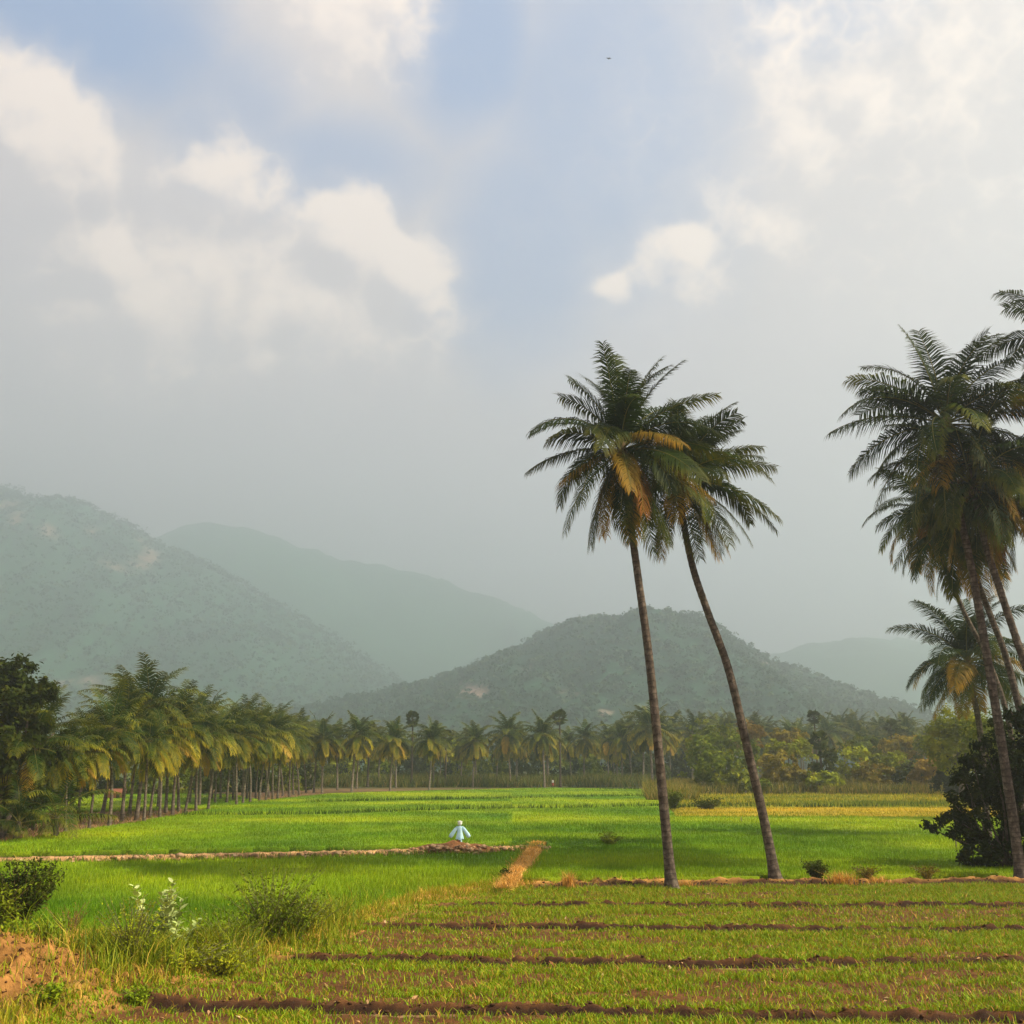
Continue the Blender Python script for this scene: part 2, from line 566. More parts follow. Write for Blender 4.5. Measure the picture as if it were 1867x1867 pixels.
def near_palm(name, base, pts, label, group, r0=0.21, r1=0.125, n=30, L=4.9, seed=1, wind=(0.10, 0.02, -0.03), extra=None,
              nuts=8, n_leaf=66, lo=-58, mats=None, yel=0.74, posed=None):
    rg = np.random.default_rng(seed)
    base = np.asarray(base, float)
    root = empty(name, base)
    tag(root, label, 'coconut palm', group)
    P = np.asarray(pts, float) - base
    P[0] = (0, 0, -0.1)
    tr, S = trunk_obj(P, r0, r1, root, M['trunk'], 14)
    top = S[-1]
    ms = mats or (M['frond_deep'], M['frond_green'], M['frond_yellow'], M['frond_dry'])
    fr = frond_set(n, lo=lo, seed=seed)
    if extra:
        fr = fr + extra
    todo = []
    for az, e, age in fr:
        bend = R(42 + 42 * math.sin(min(1, age * 1.15) * math.pi) + rg.uniform(-10, 14))
        if age > 0.75:
            bend = R(rg.uniform(14, 34))
        ln = L * (0.82 + 0.22 * math.sin(math.pi * min(1, age + 0.25))) * rg.uniform(0.92, 1.08)
        q = rg.random()
        if age < 0.35:
            mt = 0
        elif age < yel:
            mt = 1 if q < 0.72 else (0 if q < 0.86 else 2)
        else:
            mt = 2 if q < 0.36 else (3 if q < 0.5 else 1)
        todo.append((az, e, age, bend, ln, mt))
    # fronds whose lie can be read off the tree itself
    for az, e, bd, lf, mt in posed or []:
        todo.append((R(az + rg.normal(0, 3)), R(e), min(1, max(0, (80 - e) / 140)), R(bd), L * lf, mt))
    for az, e, age, bend, ln, mt in todo:
        w = np.asarray(wind)
        c, s_ = math.cos(-az), math.sin(-az)
        wl = np.array([w[0] * c - w[1] * s_, w[0] * s_ + w[1] * c, w[2]])
        droop = 0.2 + 0.95 * age + rg.uniform(-0.1, 0.3)
        me = frond_mesh(ln, e, bend, int(n_leaf * (1.15 if age < .7 else 0.9)), 1.40 * L / 4.9 * rg.uniform(0.88, 1.1), droop, wl, 0.062 if age < .7 else 0.040, rg.uniform(-0.5, 0.5), rg.uniform(-0.13, 0.13), rg)
        me.materials.append(ms[mt])
        o = bpy.data.objects.new('frond', me)
        COL.objects.link(o)
        o.parent = root
        o.location = top + np.array([0.06 * math.cos(az), 0.06 * math.sin(az), -0.25 * age])
        o.rotation_euler = (0, 0, az)
    # the fibrous crown heart and the nuts
    mb = MB()
    mb.tube([top + [0, 0, -0.75], top + [0, 0, -0.4], top + [0, 0, 0.1], top + [0, 0, 0.7]], [0.13, 0.24, 0.18, 0.03], 10)
    mb.build('crown_heart', M['dead_stem'], root, True)
    for i in range(nuts):
        a = rg.uniform(0, 6.28)
        c = top + np.array([0.32 * math.cos(a), 0.32 * math.sin(a), -0.45 - rg.uniform(0, 0.35)])
        z = np.linspace(-1, 1, 7)
        V, Q, T = tube(np.stack([0 * z, 0 * z, z * 0.15], 1) + c, 0.12 * np.sqrt(np.clip(1 - z ** 2, 0.02, 1)), 8)
        mesh('coconut', V, Q, T, M['nut'], root, True)
    return root


def proto_palm(h, n, L, seed, lean, wind, mats, trunk_mat, n_leaf=30, w=0.10, r0=0.17, r1=0.11, lo=-62):
    """a palm of a planted row: returned as a list of (kind, mesh, location, rotation)"""
    rg = np.random.default_rng(seed)
    P = np.array([[0, 0, -0.15], [lean * 0.15, 0, h * 0.33], [lean * 0.5, 0.05 * h * 0.1, h * 0.68], [lean, 0, h]])
    k = int(h / 0.35)
    S = spline(P, k)
    s = np.linspace(0, 1, k)
    r = (r0 + (r1 - r0) * s + r0 * 0.5 * np.exp(-s * h / 0.4)) * (1 + rg.normal(0, 0.03, k))
    V, Q, T = tube(S, r, 8)
    tm = mesh('trunk', V, Q, T, trunk_mat, None, True, {'along': np.concatenate([np.repeat(s * h, 8), [0, h]])}, link=False)
    out = [('trunk', tm, (0, 0, 0), 0.0)]
    for az, e, age in frond_set(n, lo=lo, seed=seed + 50):
        c, s_ = math.cos(-az), math.sin(-az)
        ww = np.asarray(wind)
        wl = np.array([ww[0] * c - ww[1] * s_, ww[0] * s_ + ww[1] * c, ww[2]])
        bend = R(40 + 50 * math.sin(min(1, age * 1.15) * math.pi) + rg.uniform(-10, 14))
        if age > 0.72:
            bend = R(rg.uniform(14, 34))
        ln = L * (0.85 + 0.2 * math.sin(math.pi * min(1, age + 0.25))) * rg.uniform(0.9, 1.1)
        me = frond_mesh(ln, e, bend, n_leaf, 1.3 * L / 4.5, 0.4 + 1.1 * age, wl, w, rg.uniform(-0.3, 0.3), rg.uniform(-0.06, 0.06), rg)
        q = rg.random()
        mt = mats[0] if age < 0.42 else (mats[0] if q < 0.4 else mats[1]) if age < 0.7 else (mats[1] if q < 0.5 else mats[2] if q < 0.68 else mats[0])
        me.materials.append(mt)
        out.append(('frond', me, S[-1] + np.array([0.05 * math.cos(az), 0.05 * math.sin(az), -0.22 * age]), az))
    return out


def put_palm(pr, name, loc, scale, rz, label, group, cat='coconut palm'):
    root = empty(name, loc, rz)
    root.scale = (scale, scale, scale)
    root.rotation_euler = (rng.normal(0, 0.045), rng.normal(0, 0.045), rz)
    tag(root, label, cat, group)
    for kind, me, l, az in pr:
        o = bpy.data.objects.new(kind, me)
        COL.objects.link(o)
        o.parent = root
        o.location = l
        o.rotation_euler = (0, 0, az)
    return root


# ------------------------------------------------------------------ broadleaf foliage


def leaves(C, size, rg, up=0.5, out=None, aspect=0.55, jit=0.35):
    """small folded leaf faces at points C"""
    n = len(C)
    nrm = rg.normal(0, 1, (n, 3))
    nrm[:, 2] = np.abs(nrm[:, 2]) * 0.6 + up
    if out is not None:
        nrm += out * 0.9
    nrm = norm(nrm)
    a = norm(np.cross(nrm, rg.normal(0, 1, (n, 3))))
    b = np.cross(nrm, a)
    sz = (size * rg.uniform(1 - jit, 1 + jit, n))[:, None]
    V = np.stack([C - a * sz * 0.5, C + b * sz * aspect * 0.5 + nrm * sz * 0.08, C + a * sz * 0.55 - nrm * sz * 0.1, C - b * sz * aspect * 0.5 + nrm * sz * 0.08], 1).reshape(-1, 3)
    k = np.arange(n) * 4
    return V, np.stack([k, k + 1, k + 2, k + 3], 1)


def blob_points(blobs, n, rg, shell=0.75, clump=0.28, nclump=None, mincl=0.22):
    """points gathered in clumps over a set of ellipsoids (cx,cy,cz,rx,ry,rz)"""
    B = np.asarray(blobs, float)
    wt = (B[:, 3] * B[:, 4] * B[:, 5]) ** (2 / 3)
    nc = nclump or max(12, int(n / 22))
    bi = rg.choice(len(B), nc, p=wt / wt.sum())
    d = norm(rg.normal(0, 1, (nc, 3)))
    rad = (shell + (1 - shell) * rg.random(nc) ** 0.7) * rg.uniform(0.72, 1.12, nc)
    cc = B[bi, :3] + d * B[bi, 3:] * rad[:, None]
    ci = rg.integers(0, nc, n)
    cs = clump * B[bi[ci], 3:] * rg.uniform(0.4, 1.3, nc)[ci][:, None]
    cs = np.maximum(cs, mincl)
    P = cc[ci] + rg.normal(0, 0.55, (n, 3)) * cs
    return P, d[ci]


def tree_obj(name, base, blobs, n, leaf, mat, label, group, cat='tree', seed=1, trunk=True, tr=0.2, limbs=5, bark=None, clump=0.28,
             aspect=0.55, shell=0.75, nclump=None):
    rg = np.random.default_rng(seed)
    base = np.asarray(base, float)
    root = empty(name, base)
    tag(root, label, cat, group)
    P, d = blob_points(blobs, n, rg, shell, clump, nclump)
    keep = P[:, 2] > 0.05
    P, d = P[keep], d[keep]
    V, Q = leaves(P, leaf, rg, 0.45, d, aspect)
    mesh('crown', V, Q, None, mat, root)
    if trunk:
        B = np.asarray(blobs, float)
        mb = MB()
        c = np.average(B[:, :3], axis=0, weights=B[:, 3])
        fork = np.array([c[0] * 0.5, c[1] * 0.5, max(0.4, B[:, 2].min() * 0.75)])
        mb.tube(spline([[0, 0, -0.1], fork * [0.4, 0.4, 0.5], fork], 8), np.linspace(tr * 1.4, tr * 0.8, 8), 8)
        for i in range(limbs):
            b = B[i % len(B)]
            e = b[:3] + rg.normal(0, 0.35, 3) * b[3:]
            mb.tube(spline([fork - [0, 0, 0.1], (fork + e) / 2 + rg.normal(0, 0.08, 3) * np.linalg.norm(e - fork), e], 8), np.linspace(tr * 0.6, tr * 0.12, 8), 6)
        mb.build('trunk', bark or M['bark'], root, True)
    return root


def blades(P, h, w, lean, col, rg, seg2=True, dirv=None):
    """grass blades: P (n,3), per-blade height, width, lean, colour"""
    n = len(P)
    az = rg.uniform(0, 2 * np.pi, n)
    sd = np.stack([np.cos(az), np.sin(az), 0 * az], 1)
    la = rg.uniform(0, 2 * np.pi, n)
    ld = np.stack([np.cos(la), np.sin(la), 0 * la], 1) * (lean * h)[:, None]
    z = np.array([0, 0, 1.0])
    w = w[:, None]
    if seg2:
        mid = P + ld * 0.3 + z * (h * 0.6)[:, None]
        tip = P + ld + z * h[:, None]
        V = np.stack([P - sd * w / 2, P + sd * w / 2, mid + sd * w * 0.4, mid - sd * w * 0.4, tip], 1).reshape(-1, 3)
        k = np.arange(n) * 5
        return V, np.stack([k, k + 1, k + 2, k + 3], 1), np.stack([k + 3, k + 2, k + 4], 1), np.repeat(col, 5, 0)
    tip = P + ld + z * h[:, None]
    V = np.stack([P - sd * w / 2, P + sd * w / 2, tip], 1).reshape(-1, 3)
    k = np.arange(n) * 3
    return V, None, np.stack([k, k + 1, k + 2], 1), np.repeat(col, 3, 0)


def pick(rg, n, cols, p):
    cols = np.asarray(cols, float)
    c = cols[rg.choice(len(cols), n, p=np.asarray(p) / np.sum(p))]
    return c * rg.uniform(0.75, 1.25, (n, 1))


# ------------------------------------------------------------------ ground


def poly(pts, z=0.0):
    return [G(x, y, z)[:2] for x, y in pts]


def tint_mat(name, scale=6.0, amt=0.5, bump=0.6, bdist=0.06, rough=0.9):
    m, nt, out = new_mat(name)
    a = attr(nt, 'tint')
    f = noise_node(nt, scale, 8, 0.7)
    v = ramp(nt, f, [(0.25, (1 - amt, 1 - amt, 1 - amt)), (0.5, (1, 1, 1)), (0.75, (1 + amt, 1 + amt, 1 + amt))])
    col = mixc(nt, 1.0, a.outputs['Color'], v, 'MULTIPLY')
    p = nt.nodes.new('ShaderNodeBsdfPrincipled')
    p.inputs['Roughness'].default_value = rough
    p.inputs['Specular IOR Level'].default_value = 0.15
    nt.links.new(col, p.inputs['Base Color'])
    b = nt.nodes.new('ShaderNodeBump')
    b.inputs['Strength'].default_value = bump
    b.inputs['Distance'].default_value = bdist
    f2 = noise_node(nt, scale * 2.2, 8, 0.7)
    nt.links.new(f2, b.inputs['Height'])
    nt.links.new(b.outputs[0], p.inputs['Normal'])
    nt.links.new(p.outputs[0], out.inputs[0])
    return m


SOIL = np.array([0.105, 0.044, 0.013])
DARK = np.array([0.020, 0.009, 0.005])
STRAW = np.array([0.55, 0.30, 0.075])
OLIVE = np.array([0.13, 0.13, 0.018])

# the plain, one sheet to the foot of the far hills
gx = np.concatenate([np.linspace(-4200, -120, 24), np.linspace(-110, 110, 89), np.linspace(120, 4200, 24)])
gy = np.concatenate([np.linspace(-35, 10, 8), np.linspace(14, 300, 120), np.linspace(320, 4000, 50)])
X, Y = np.meshgrid(gx, gy, indexing='ij')
Z = -0.08 + 0 * X
t = fbm(X / 9, Y / 9, 4, 3)[..., None]
tint = np.array([0.20, 0.115, 0.055]) * (0.6 + 0.8 * t)
far = smooth(180, 230, Y)[..., None]
tint = tint * (1 - far) + np.array([0.07, 0.09, 0.02]) * far
nx, ny = X.shape
k = np.arange(nx * ny).reshape(nx, ny)
Q = np.stack([k[:-1, :-1], k[1:, :-1], k[1:, 1:], k[:-1, 1:]], -1).reshape(-1, 4)
tag(mesh('ground', np.stack([X, Y, Z], -1).reshape(-1, 3), Q, None, tint_mat('earth', 1.5, 0.5, 0.6, 0.1), None, True,
         {'tint': tint.reshape(-1, 3)}), kind='structure')

# ploughed field with its ridges, banks and the soil mound on the left
EDGE = np.array(poly([(2600, 1611), (1867, 1611), (1300, 1614), (1000, 1618), (900, 1622), (760, 1648), (640, 1690), (480, 1745), (200, 1828), (60, 1880), (-200, 1990)]))
FUR = [([(700, 1655), (780, 1655), (1100, 1653), (1400, 1654), (1867, 1652), (2500, 1650)], 720),
       ([(560, 1692), (780, 1691), (1100, 1693), (1500, 1698), (1867, 1698), (2500, 1696)], 640),
       ([(380, 1750), (600, 1752), (800, 1754), (1100, 1760), (1500, 1761), (1867, 1757), (2500, 1752)], 430),
       ([(120, 1836), (400, 1840), (780, 1844), (1200, 1853), (1600, 1862), (1867, 1865), (2500, 1868)], 165),
       ([(-100, 1935), (400, 1945), (1000, 1965), (2500, 1990)], -100)]
x0, x1, y0, y1, st = -28.0, 48.0, 13.0, 46.0, 0.085
gx, gy = np.arange(x0, x1, st), np.arange(y0, y1, st)
X, Y = np.meshgrid(gx, gy, indexing='ij')
SP0 = G(-10, 1815)[:2]
SP1 = G(140, 1745)[:2]


def field(X, Y):
    """height, tint and bareness of the ploughed ground"""
    n1 = fbm(X / 1.3, Y / 0.6, 4, 11)
    n2 = fbm(X / 4.0, Y / 1.4, 4, 23)
    n3 = fbm(X / 0.35, Y / 0.3, 3, 31)
    n4 = fbm(X / 0.16, Y / 0.16, 2, 37)
    z = 0.10 * (n1 - 0.5) + 0.10 * (n3 - 0.5) + 0.05 * (n4 - 0.5)
    tint = SOIL * (0.55 + 0.9 * n3)[..., None]
    ed = seg_dist(X, Y, EDGE)
    ye = np.interp(X, EDGE[::-1, 0], EDGE[::-1, 1])
    side = Y - ye
    bare = np.zeros(X.shape)
    for P, xs in FUR:
        g = np.array(poly(P))
        sx = G(xs, P[0][1])[0]
        yf = np.interp(X, g[:, 0], g[:, 1]) + 0.22 * (fbm(X / 1.1, Y * 0 + 3, 3, 41) - 0.5) + 0.25 * (vnoise(X / 5.0, Y * 0, 43) - 0.5)
        fade = smooth(sx - 0.6, sx + 1.2, X + 0.8 * (n1 - 0.5)) * smooth(-1.0, -2.2, side)
        dy = Y - yf
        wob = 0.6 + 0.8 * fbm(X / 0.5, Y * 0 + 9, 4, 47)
        z = z + fade * (-0.15 * np.exp(-(dy / 0.17) ** 2) + (0.09 * wob + 0.14 * (n3 - 0.5) + 0.10 * (n4 - 0.5)) * np.exp(-((dy - 0.34) / 0.22) ** 2))
        b = fade * np.exp(-((dy - 0.10) / (0.27 * wob)) ** 4)
        bare = np.maximum(bare, b)
        dk = (fade * np.exp(-((dy - 0.06) / (0.26 * wob)) ** 4))[..., None]  # near-black line that paints the furrow's shade into the soil colour
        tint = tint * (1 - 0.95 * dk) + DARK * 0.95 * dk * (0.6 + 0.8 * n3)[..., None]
    # bank along the field's edge: dry straw crest, bare face
    right = smooth(G(880, 1622)[0], G(1000, 1618)[0], X)
    amp = (0.20 * right + 0.16 * (1 - right)) * (0.4 + 1.2 * n1) + 0.2 * (n3 - 0.5)
    off = side + 0.15 * (n1 - 0.5)
    dd = np.where(np.abs(off) < 3, ed * np.sign(off), off)
    z = z + amp * np.exp(-((dd - 0.1) / 0.55) ** 2) * (0.75 + 0.5 * n2)
    strawm = np.exp(-((dd - 0.25) / (0.35 + 0.75 * (1 - right))) ** 2) * smooth(0.30, 0.5, n2 + 0.25 * right)
    lit = smooth(G(1180, 1616)[0], G(1300, 1616)[0], X)
    strawm = strawm * (1 - 0.55 * lit)
    tint = tint * (1 - strawm[..., None]) + STRAW * strawm[..., None] * (0.55 + 0.9 * n3)[..., None]
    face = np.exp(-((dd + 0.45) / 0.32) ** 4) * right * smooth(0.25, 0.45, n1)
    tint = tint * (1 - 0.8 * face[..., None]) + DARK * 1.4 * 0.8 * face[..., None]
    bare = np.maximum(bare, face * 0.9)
    # ground beyond the diagonal edge: grassy bank
    bey = smooth(0.3, 1.5, side) * (1 - right)
    tint = tint * (1 - bey[..., None]) + OLIVE * bey[..., None] * (0.5 + n2)[..., None]
    d0 = np.hypot((X - SP0[0]) / 2.6, (Y - SP0[1]) / 2.2)
    z = z + 0.95 * np.exp(-d0 ** 2) * (0.75 + 0.6 * n1) + np.exp(-d0 ** 2) * (0.4 * (n3 - 0.5) + 0.22 * (n4 - 0.5))
    m0 = smooth(1.35, 0.8, d0 + 0.5 * (n2 - 0.5))[..., None]
    tint = tint * (1 - m0) + np.array([0.24, 0.115, 0.03]) * m0 * (0.1 + 1.1 * n3 + 0.7 * n4)[..., None]
    d1 = np.hypot((X - SP1[0]) / 1.5, (Y - SP1[1]) / 2.4)
    m1 = smooth(1.25, 0.7, d1 + 0.5 * (n1 - 0.5))
    z = z + 0.45 * np.exp(-d1 ** 2)
    tint = tint * (1 - m1[..., None]) + STRAW * 0.9 * m1[..., None] * (0.5 + n3)[..., None]
    return z, tint, bare, side, dd, right, m0[..., 0], m1, n2


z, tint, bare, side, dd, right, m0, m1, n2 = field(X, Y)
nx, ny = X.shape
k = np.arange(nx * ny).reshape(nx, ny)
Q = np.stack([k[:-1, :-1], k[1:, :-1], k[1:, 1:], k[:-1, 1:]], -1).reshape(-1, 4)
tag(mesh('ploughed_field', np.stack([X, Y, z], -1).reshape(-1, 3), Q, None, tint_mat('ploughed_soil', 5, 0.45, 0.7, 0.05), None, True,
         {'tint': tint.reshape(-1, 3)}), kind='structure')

# grass and weeds on the ploughed field
rg = np.random.default_rng(5)


def field_grass(n, cells, name, cols, p, hr, wr, dens, lean=(0.2, 0.9), seg2=True):
    x = rg.uniform(cells[0], cells[1], n)
    y = rg.uniform(cells[2], cells[3], n)
    # keep what the photograph's neighbourhood can see
    keep = np.abs(x) < y * 0.58 + 6
    x, y = x[keep], y[keep]
    zz, tt, bb, sd, d_, rt, a0, a1, nn = field(x, y)
    pr = dens(x, y, bb, sd, d_, rt, a0, a1, nn)
    k = rg.random(len(x)) < pr
    P = np.stack([x, y, zz], 1)[k]
    m = len(P)
    c = pick(rg, m, cols, p)
    h = rg.uniform(*hr, m) * (0.55 + 0.95 * fbm(P[:, 0] / 1.5, P[:, 1] / 1.0, 3, 63))
    V, Q, T, C = blades(P, h, rg.uniform(*wr, m), rg.uniform(*lean, m), c, rg, seg2)
    return P, V, Q, T, C


GRN = [(0.15, 0.26, 0.004), (0.22, 0.32, 0.005), (0.32, 0.33, 0.010), (0.38, 0.22, 0.03)]
parts = []


def d_green(x, y, b, sd, d_, rt, a0, a1, nn):
    patch = fbm(x / 2.2, y / 0.8, 4, 61)
    big = fbm(x / 9.0, y / 3.0, 3, 67)
    brown = smooth(1.0, -9.0, x) * smooth(26, 32, y) * 0.22     # the left part is barer
    thr = 0.495 + brown - 0.45 * (big - 0.5)
    g = 0.17 + 0.83 * smooth(thr - 0.06, thr + 0.06, patch)
    edge = smooth(-3.2, -1.6, sd) * 0.5
    return np.clip(g + edge, 0, 1) * (1 - 0.92 * smooth(0.35, 0.8, b)) * (sd < -0.3) * (1 - 0.6 * a0) * (1 - a1)


parts.append(field_grass(780000, (-18, 34, 15, 45), 'g', GRN, (5, 5, 2.5, 1.6), (0.05, 0.16), (0.014, 0.03), d_green, (0.3, 1.3)))
# yellow-green grass of the diagonal bank and straw on the crests
parts.append(field_grass(210000, (-20, 8, 17, 45), 'b', [(0.22, 0.28, 0.006), (0.36, 0.33, 0.015), (0.52, 0.34, 0.05), (0.36, 0.22, 0.04)], (4, 4, 2, 1), (0.10, 0.34), (0.014, 0.03),
                         lambda x, y, b, sd, d_, rt, a0, a1, nn: ((sd > -1.1 + 1.2 * (nn - 0.5)) & (sd < 9)) * (1 - rt) * 0.75 * (1 - 0.7 * a0) * (1 - 0.8 * a1), (0.2, 0.9)))
parts.append(field_grass(220000, (-18, 34, 15, 45), 's', [STRAW, STRAW * 0.8, STRAW * 1.2, (0.3, 0.2, 0.04)], (4, 2, 2, 1), (0.05, 0.20), (0.012, 0.026),
                         lambda x, y, b, sd, d_, rt, a0, a1, nn: np.clip(np.exp(-((d_ - 0.3) / 0.5) ** 2) * (0.25 + 0.5 * rt * (x < 7) + 0.7 * (1 - rt)) * smooth(0.38, 0.55, nn) + 0.9 * a1 + 0.03 + 0.55 * a0 * smooth(0.38, 0.6, fbm(x / 0.8, y / 0.8, 3, 99)), 0, 1), (0.5, 1.8)))
V = np.concatenate([p[1] for p in parts])
off = np.cumsum([0] + [len(p[1]) for p in parts])
Q = np.concatenate([p[2] + o for p, o in zip(parts, off)])
T = np.concatenate([p[3] + o for p, o in zip(parts, off)])
C = np.concatenate([p[4] for p in parts])
tag(mesh('field_grass', V, Q, T, M['blade'], None, False, {'tint': C}),
    'short green and straw-coloured grass sprouting over the ploughed brown field', 'grass', kind='stuff')

# taller weeds thickening along the bank where the shrubs stand
WL = np.array(poly([(180, 1800), (260, 1785), (380, 1760), (480, 1738), (560, 1712), (640, 1684), (720, 1660)]))
n = 30000
i = rg.integers(0, 200, n)
q = spline(np.c_[WL, 0 * WL[:, 0]], 200)[i] + np.c_[rg.normal(-0.15, 0.75, n), rg.normal(0.45, 0.85, n), 0 * i]
q[:, 2] = field(q[:, 0], q[:, 1])[0]
dn = fbm(q[:, 0] / 0.7, q[:, 1] / 0.7, 3, 97)
k = rg.random(n) < smooth(0.40, 0.62, dn) * (0.12 + 0.88 * smooth(660, 480, 933.5 + F * q[:, 0] / q[:, 1] * 1.07))
q, dn = q[k], dn[k]
m = len(q)
V, Q, T, C = blades(q, rg.uniform(0.18, 0.95, m) * (0.35 + dn), rg.uniform(0.012, 0.03, m), rg.uniform(0.15, 0.9, m), pick(rg, m, [(0.17, 0.24, 0.006), (0.30, 0.32, 0.015), (0.08, 0.13, 0.006), (0.48, 0.34, 0.05)], (4, 3, 2, 1)), rg)
tag(mesh('tall_weeds', V, Q, T, M['blade'], None, False, {'tint': C}), 'yellow-green weeds thick along the diagonal bank around the foreground shrubs', 'weeds', kind='stuff')

# leaf litter and clods lying in the field
n = 9000
x, y = rg.uniform(-14, 30, n), rg.uniform(16, 44, n)
zz, tt, bb, sd, d_, rt, a0, a1, nn = field(x, y)
k = (np.abs(x) < y * 0.56 + 3) & (sd < 0.4) & (rg.random(n) < 0.35 + 0.65 * smooth(0.5, 0.65, fbm(x / 2, y / 1.2, 3, 71)))
P = np.stack([x, y, zz + 0.03], 1)[k]
V, Q = leaves(P, 0.13, rg, 1.4, None, 0.4, 0.6)
C = np.repeat(pick(rg, len(P), [(0.45, 0.26, 0.12), (0.28, 0.11, 0.05), (0.10, 0.05, 0.03), (0.6, 0.42, 0.22)], (3, 4, 4, 1)), 4, 0)
tag(mesh('leaf_litter', V, Q, None, M['blade'], None, False, {'tint': C}),
    'dry brown leaves and stalks scattered over the ploughed soil', 'leaf litter', kind='stuff')


def clods(n, xy, sz, seed):
    rg_ = np.random.default_rng(seed)
    mb = MB()
    ico = np.array([[0, 0, 1], [0.9, 0, 0.4], [0.3, 0.85, 0.4], [-0.7, 0.5, 0.4], [-0.7, -0.5, 0.4], [0.3, -0.85, 0.4], [0.6, 0.6, -0.5], [-0.3, 0.8, -0.5], [-0.9, 0, -0.5], [-0.3, -0.8, -0.5], [0.6, -0.6, -0.5]], float)
    tr = [[0, 1, 2], [0, 2, 3], [0, 3, 4], [0, 4, 5], [0, 5, 1], [1, 6, 2], [2, 6, 7], [2, 7, 3], [3, 7, 8], [3, 8, 4], [4, 8, 9], [4, 9, 5], [5, 9, 10], [5, 10, 1], [1, 10, 6], [6, 8, 7], [6, 10, 8], [10, 9, 8]]
    for p in xy:
        s = sz * rg_.uniform(0.4, 1.5) * np.array([1.2, 1, 0.7]) * rg_.uniform(0.7, 1.3, 3)
        v = ico * rg_.uniform(0.75, 1.2, (11, 1)) * s
        a = rg_.uniform(0, 6.28)
        c, q = math.cos(a), math.sin(a)
        mb.add(v @ np.array([[c, q, 0], [-q, c, 0], [0, 0, 1]]) + p, None, tr)
    return mb


# clods turned up along the ridges and the field's edge
q = []
for P, xs in FUR[:4]:
    g = np.array(poly(P))
    m = 300
    x = rg.uniform(G(xs, P[0][1])[0] - 0.5, 26, m)
    y = np.interp(x, g[:, 0], g[:, 1]) + rg.normal(0.22, 0.2, m)
    q.append(np.stack([x, y, field(x, y)[0] + 0.01], 1))
x = rg.uniform(-8, 27, 600)
y = np.interp(x, EDGE[::-1, 0], EDGE[::-1, 1]) + rg.normal(-0.25, 0.3, 600)
q.append(np.stack([x, y, field(x, y)[0] + 0.01], 1))
x, y = rg.normal(SP0[0] + 0.8, 1.3, 500), rg.normal(SP0[1], 1.3, 500)
q.append(np.stack([x, y, field(x, y)[0] + 0.01], 1))
tag(clods(0, np.concatenate(q), 0.035, 21).build('clods', M['clod']), 'dark crumbly clods of turned soil along the furrow ridges', 'clods', kind='stuff')


# rice fields: a low canopy sheet with thousands of blades standing out of it
def canopy(name, P, z, st, mat, tintf, bump=0.05, seed=1):
    P = np.asarray(P)
    a, b = P.min(0), P.max(0)
    gx, gy = np.arange(a[0], b[0] + st, st), np.arange(a[1], b[1] + st, st)
    X, Y = np.meshgrid(gx, gy, indexing='ij')
    c = inside((X[:-1, :-1] + X[1:, 1:]) / 2, (Y[:-1, :-1] + Y[1:, 1:]) / 2, P)
    k = np.arange(X.size).reshape(X.shape)
    Q = np.stack([k[:-1, :-1], k[1:, :-1], k[1:, 1:], k[:-1, 1:]], -1)[c]
    Zz = z + bump * (fbm(X / 1.2, Y / 1.2, 3, seed) - 0.5) * 2 + 0.06 * (fbm(X / 7, Y / 7, 2, seed + 3) - 0.5)
    ti = tintf(X, Y)
    V = np.stack([X, Y, Zz], -1).reshape(-1, 3)
    ti = ti.reshape(-1, 3)
    # skirts down to the soil
    sk = []
    cp = np.pad(c, 1)
    for dx, dy, e0, e1 in ((-1, 0, (0, 1), (0, 0)), (1, 0, (1, 0), (1, 1)), (0, -1, (0, 0), (1, 0)), (0, 1, (1, 1), (0, 1))):
        edge = c & ~cp[1 + dx:1 + dx + c.shape[0], 1 + dy:1 + dy + c.shape[1]]
        i, j = np.nonzero(edge)
        sk.append(np.stack([k[i + e0[0], j + e0[1]], k[i + e1[0], j + e1[1]]], 1))
    sk = np.concatenate(sk)
    nv = len(V)
    low = V[sk.ravel()].copy()
    low[:, 2] = -0.1
    V = np.concatenate([V, low])
    ti = np.concatenate([ti, ti[sk.ravel()] * 0.6])  # side walls darkened downward, painting in the shade between the stalks
    kk = nv + np.arange(len(sk)) * 2
    Q = np.concatenate([Q.reshape(-1, 4), np.stack([sk[:, 1], sk[:, 0], kk, kk + 1], 1)])
    us, inv = np.unique(Q, return_inverse=True)
    return tag(mesh(name, V[us], inv.reshape(-1, 4), None, mat, None, False, {'tint': ti[us]}), kind='structure')


RICE = np.array([0.19, 0.285, 0.002])


def rice_tint(X, Y):
    a = fbm(X / 14, Y / 9, 4, 81)[..., None]
    b = fbm(X / 1.6, Y / 3.2, 3, 83)[..., None]
    c = RICE * (0.28 + 0.98 * a + 0.5 * b)
    return c * (1 + (a - 0.5) * np.array([1.0, 0.1, 0.0]))


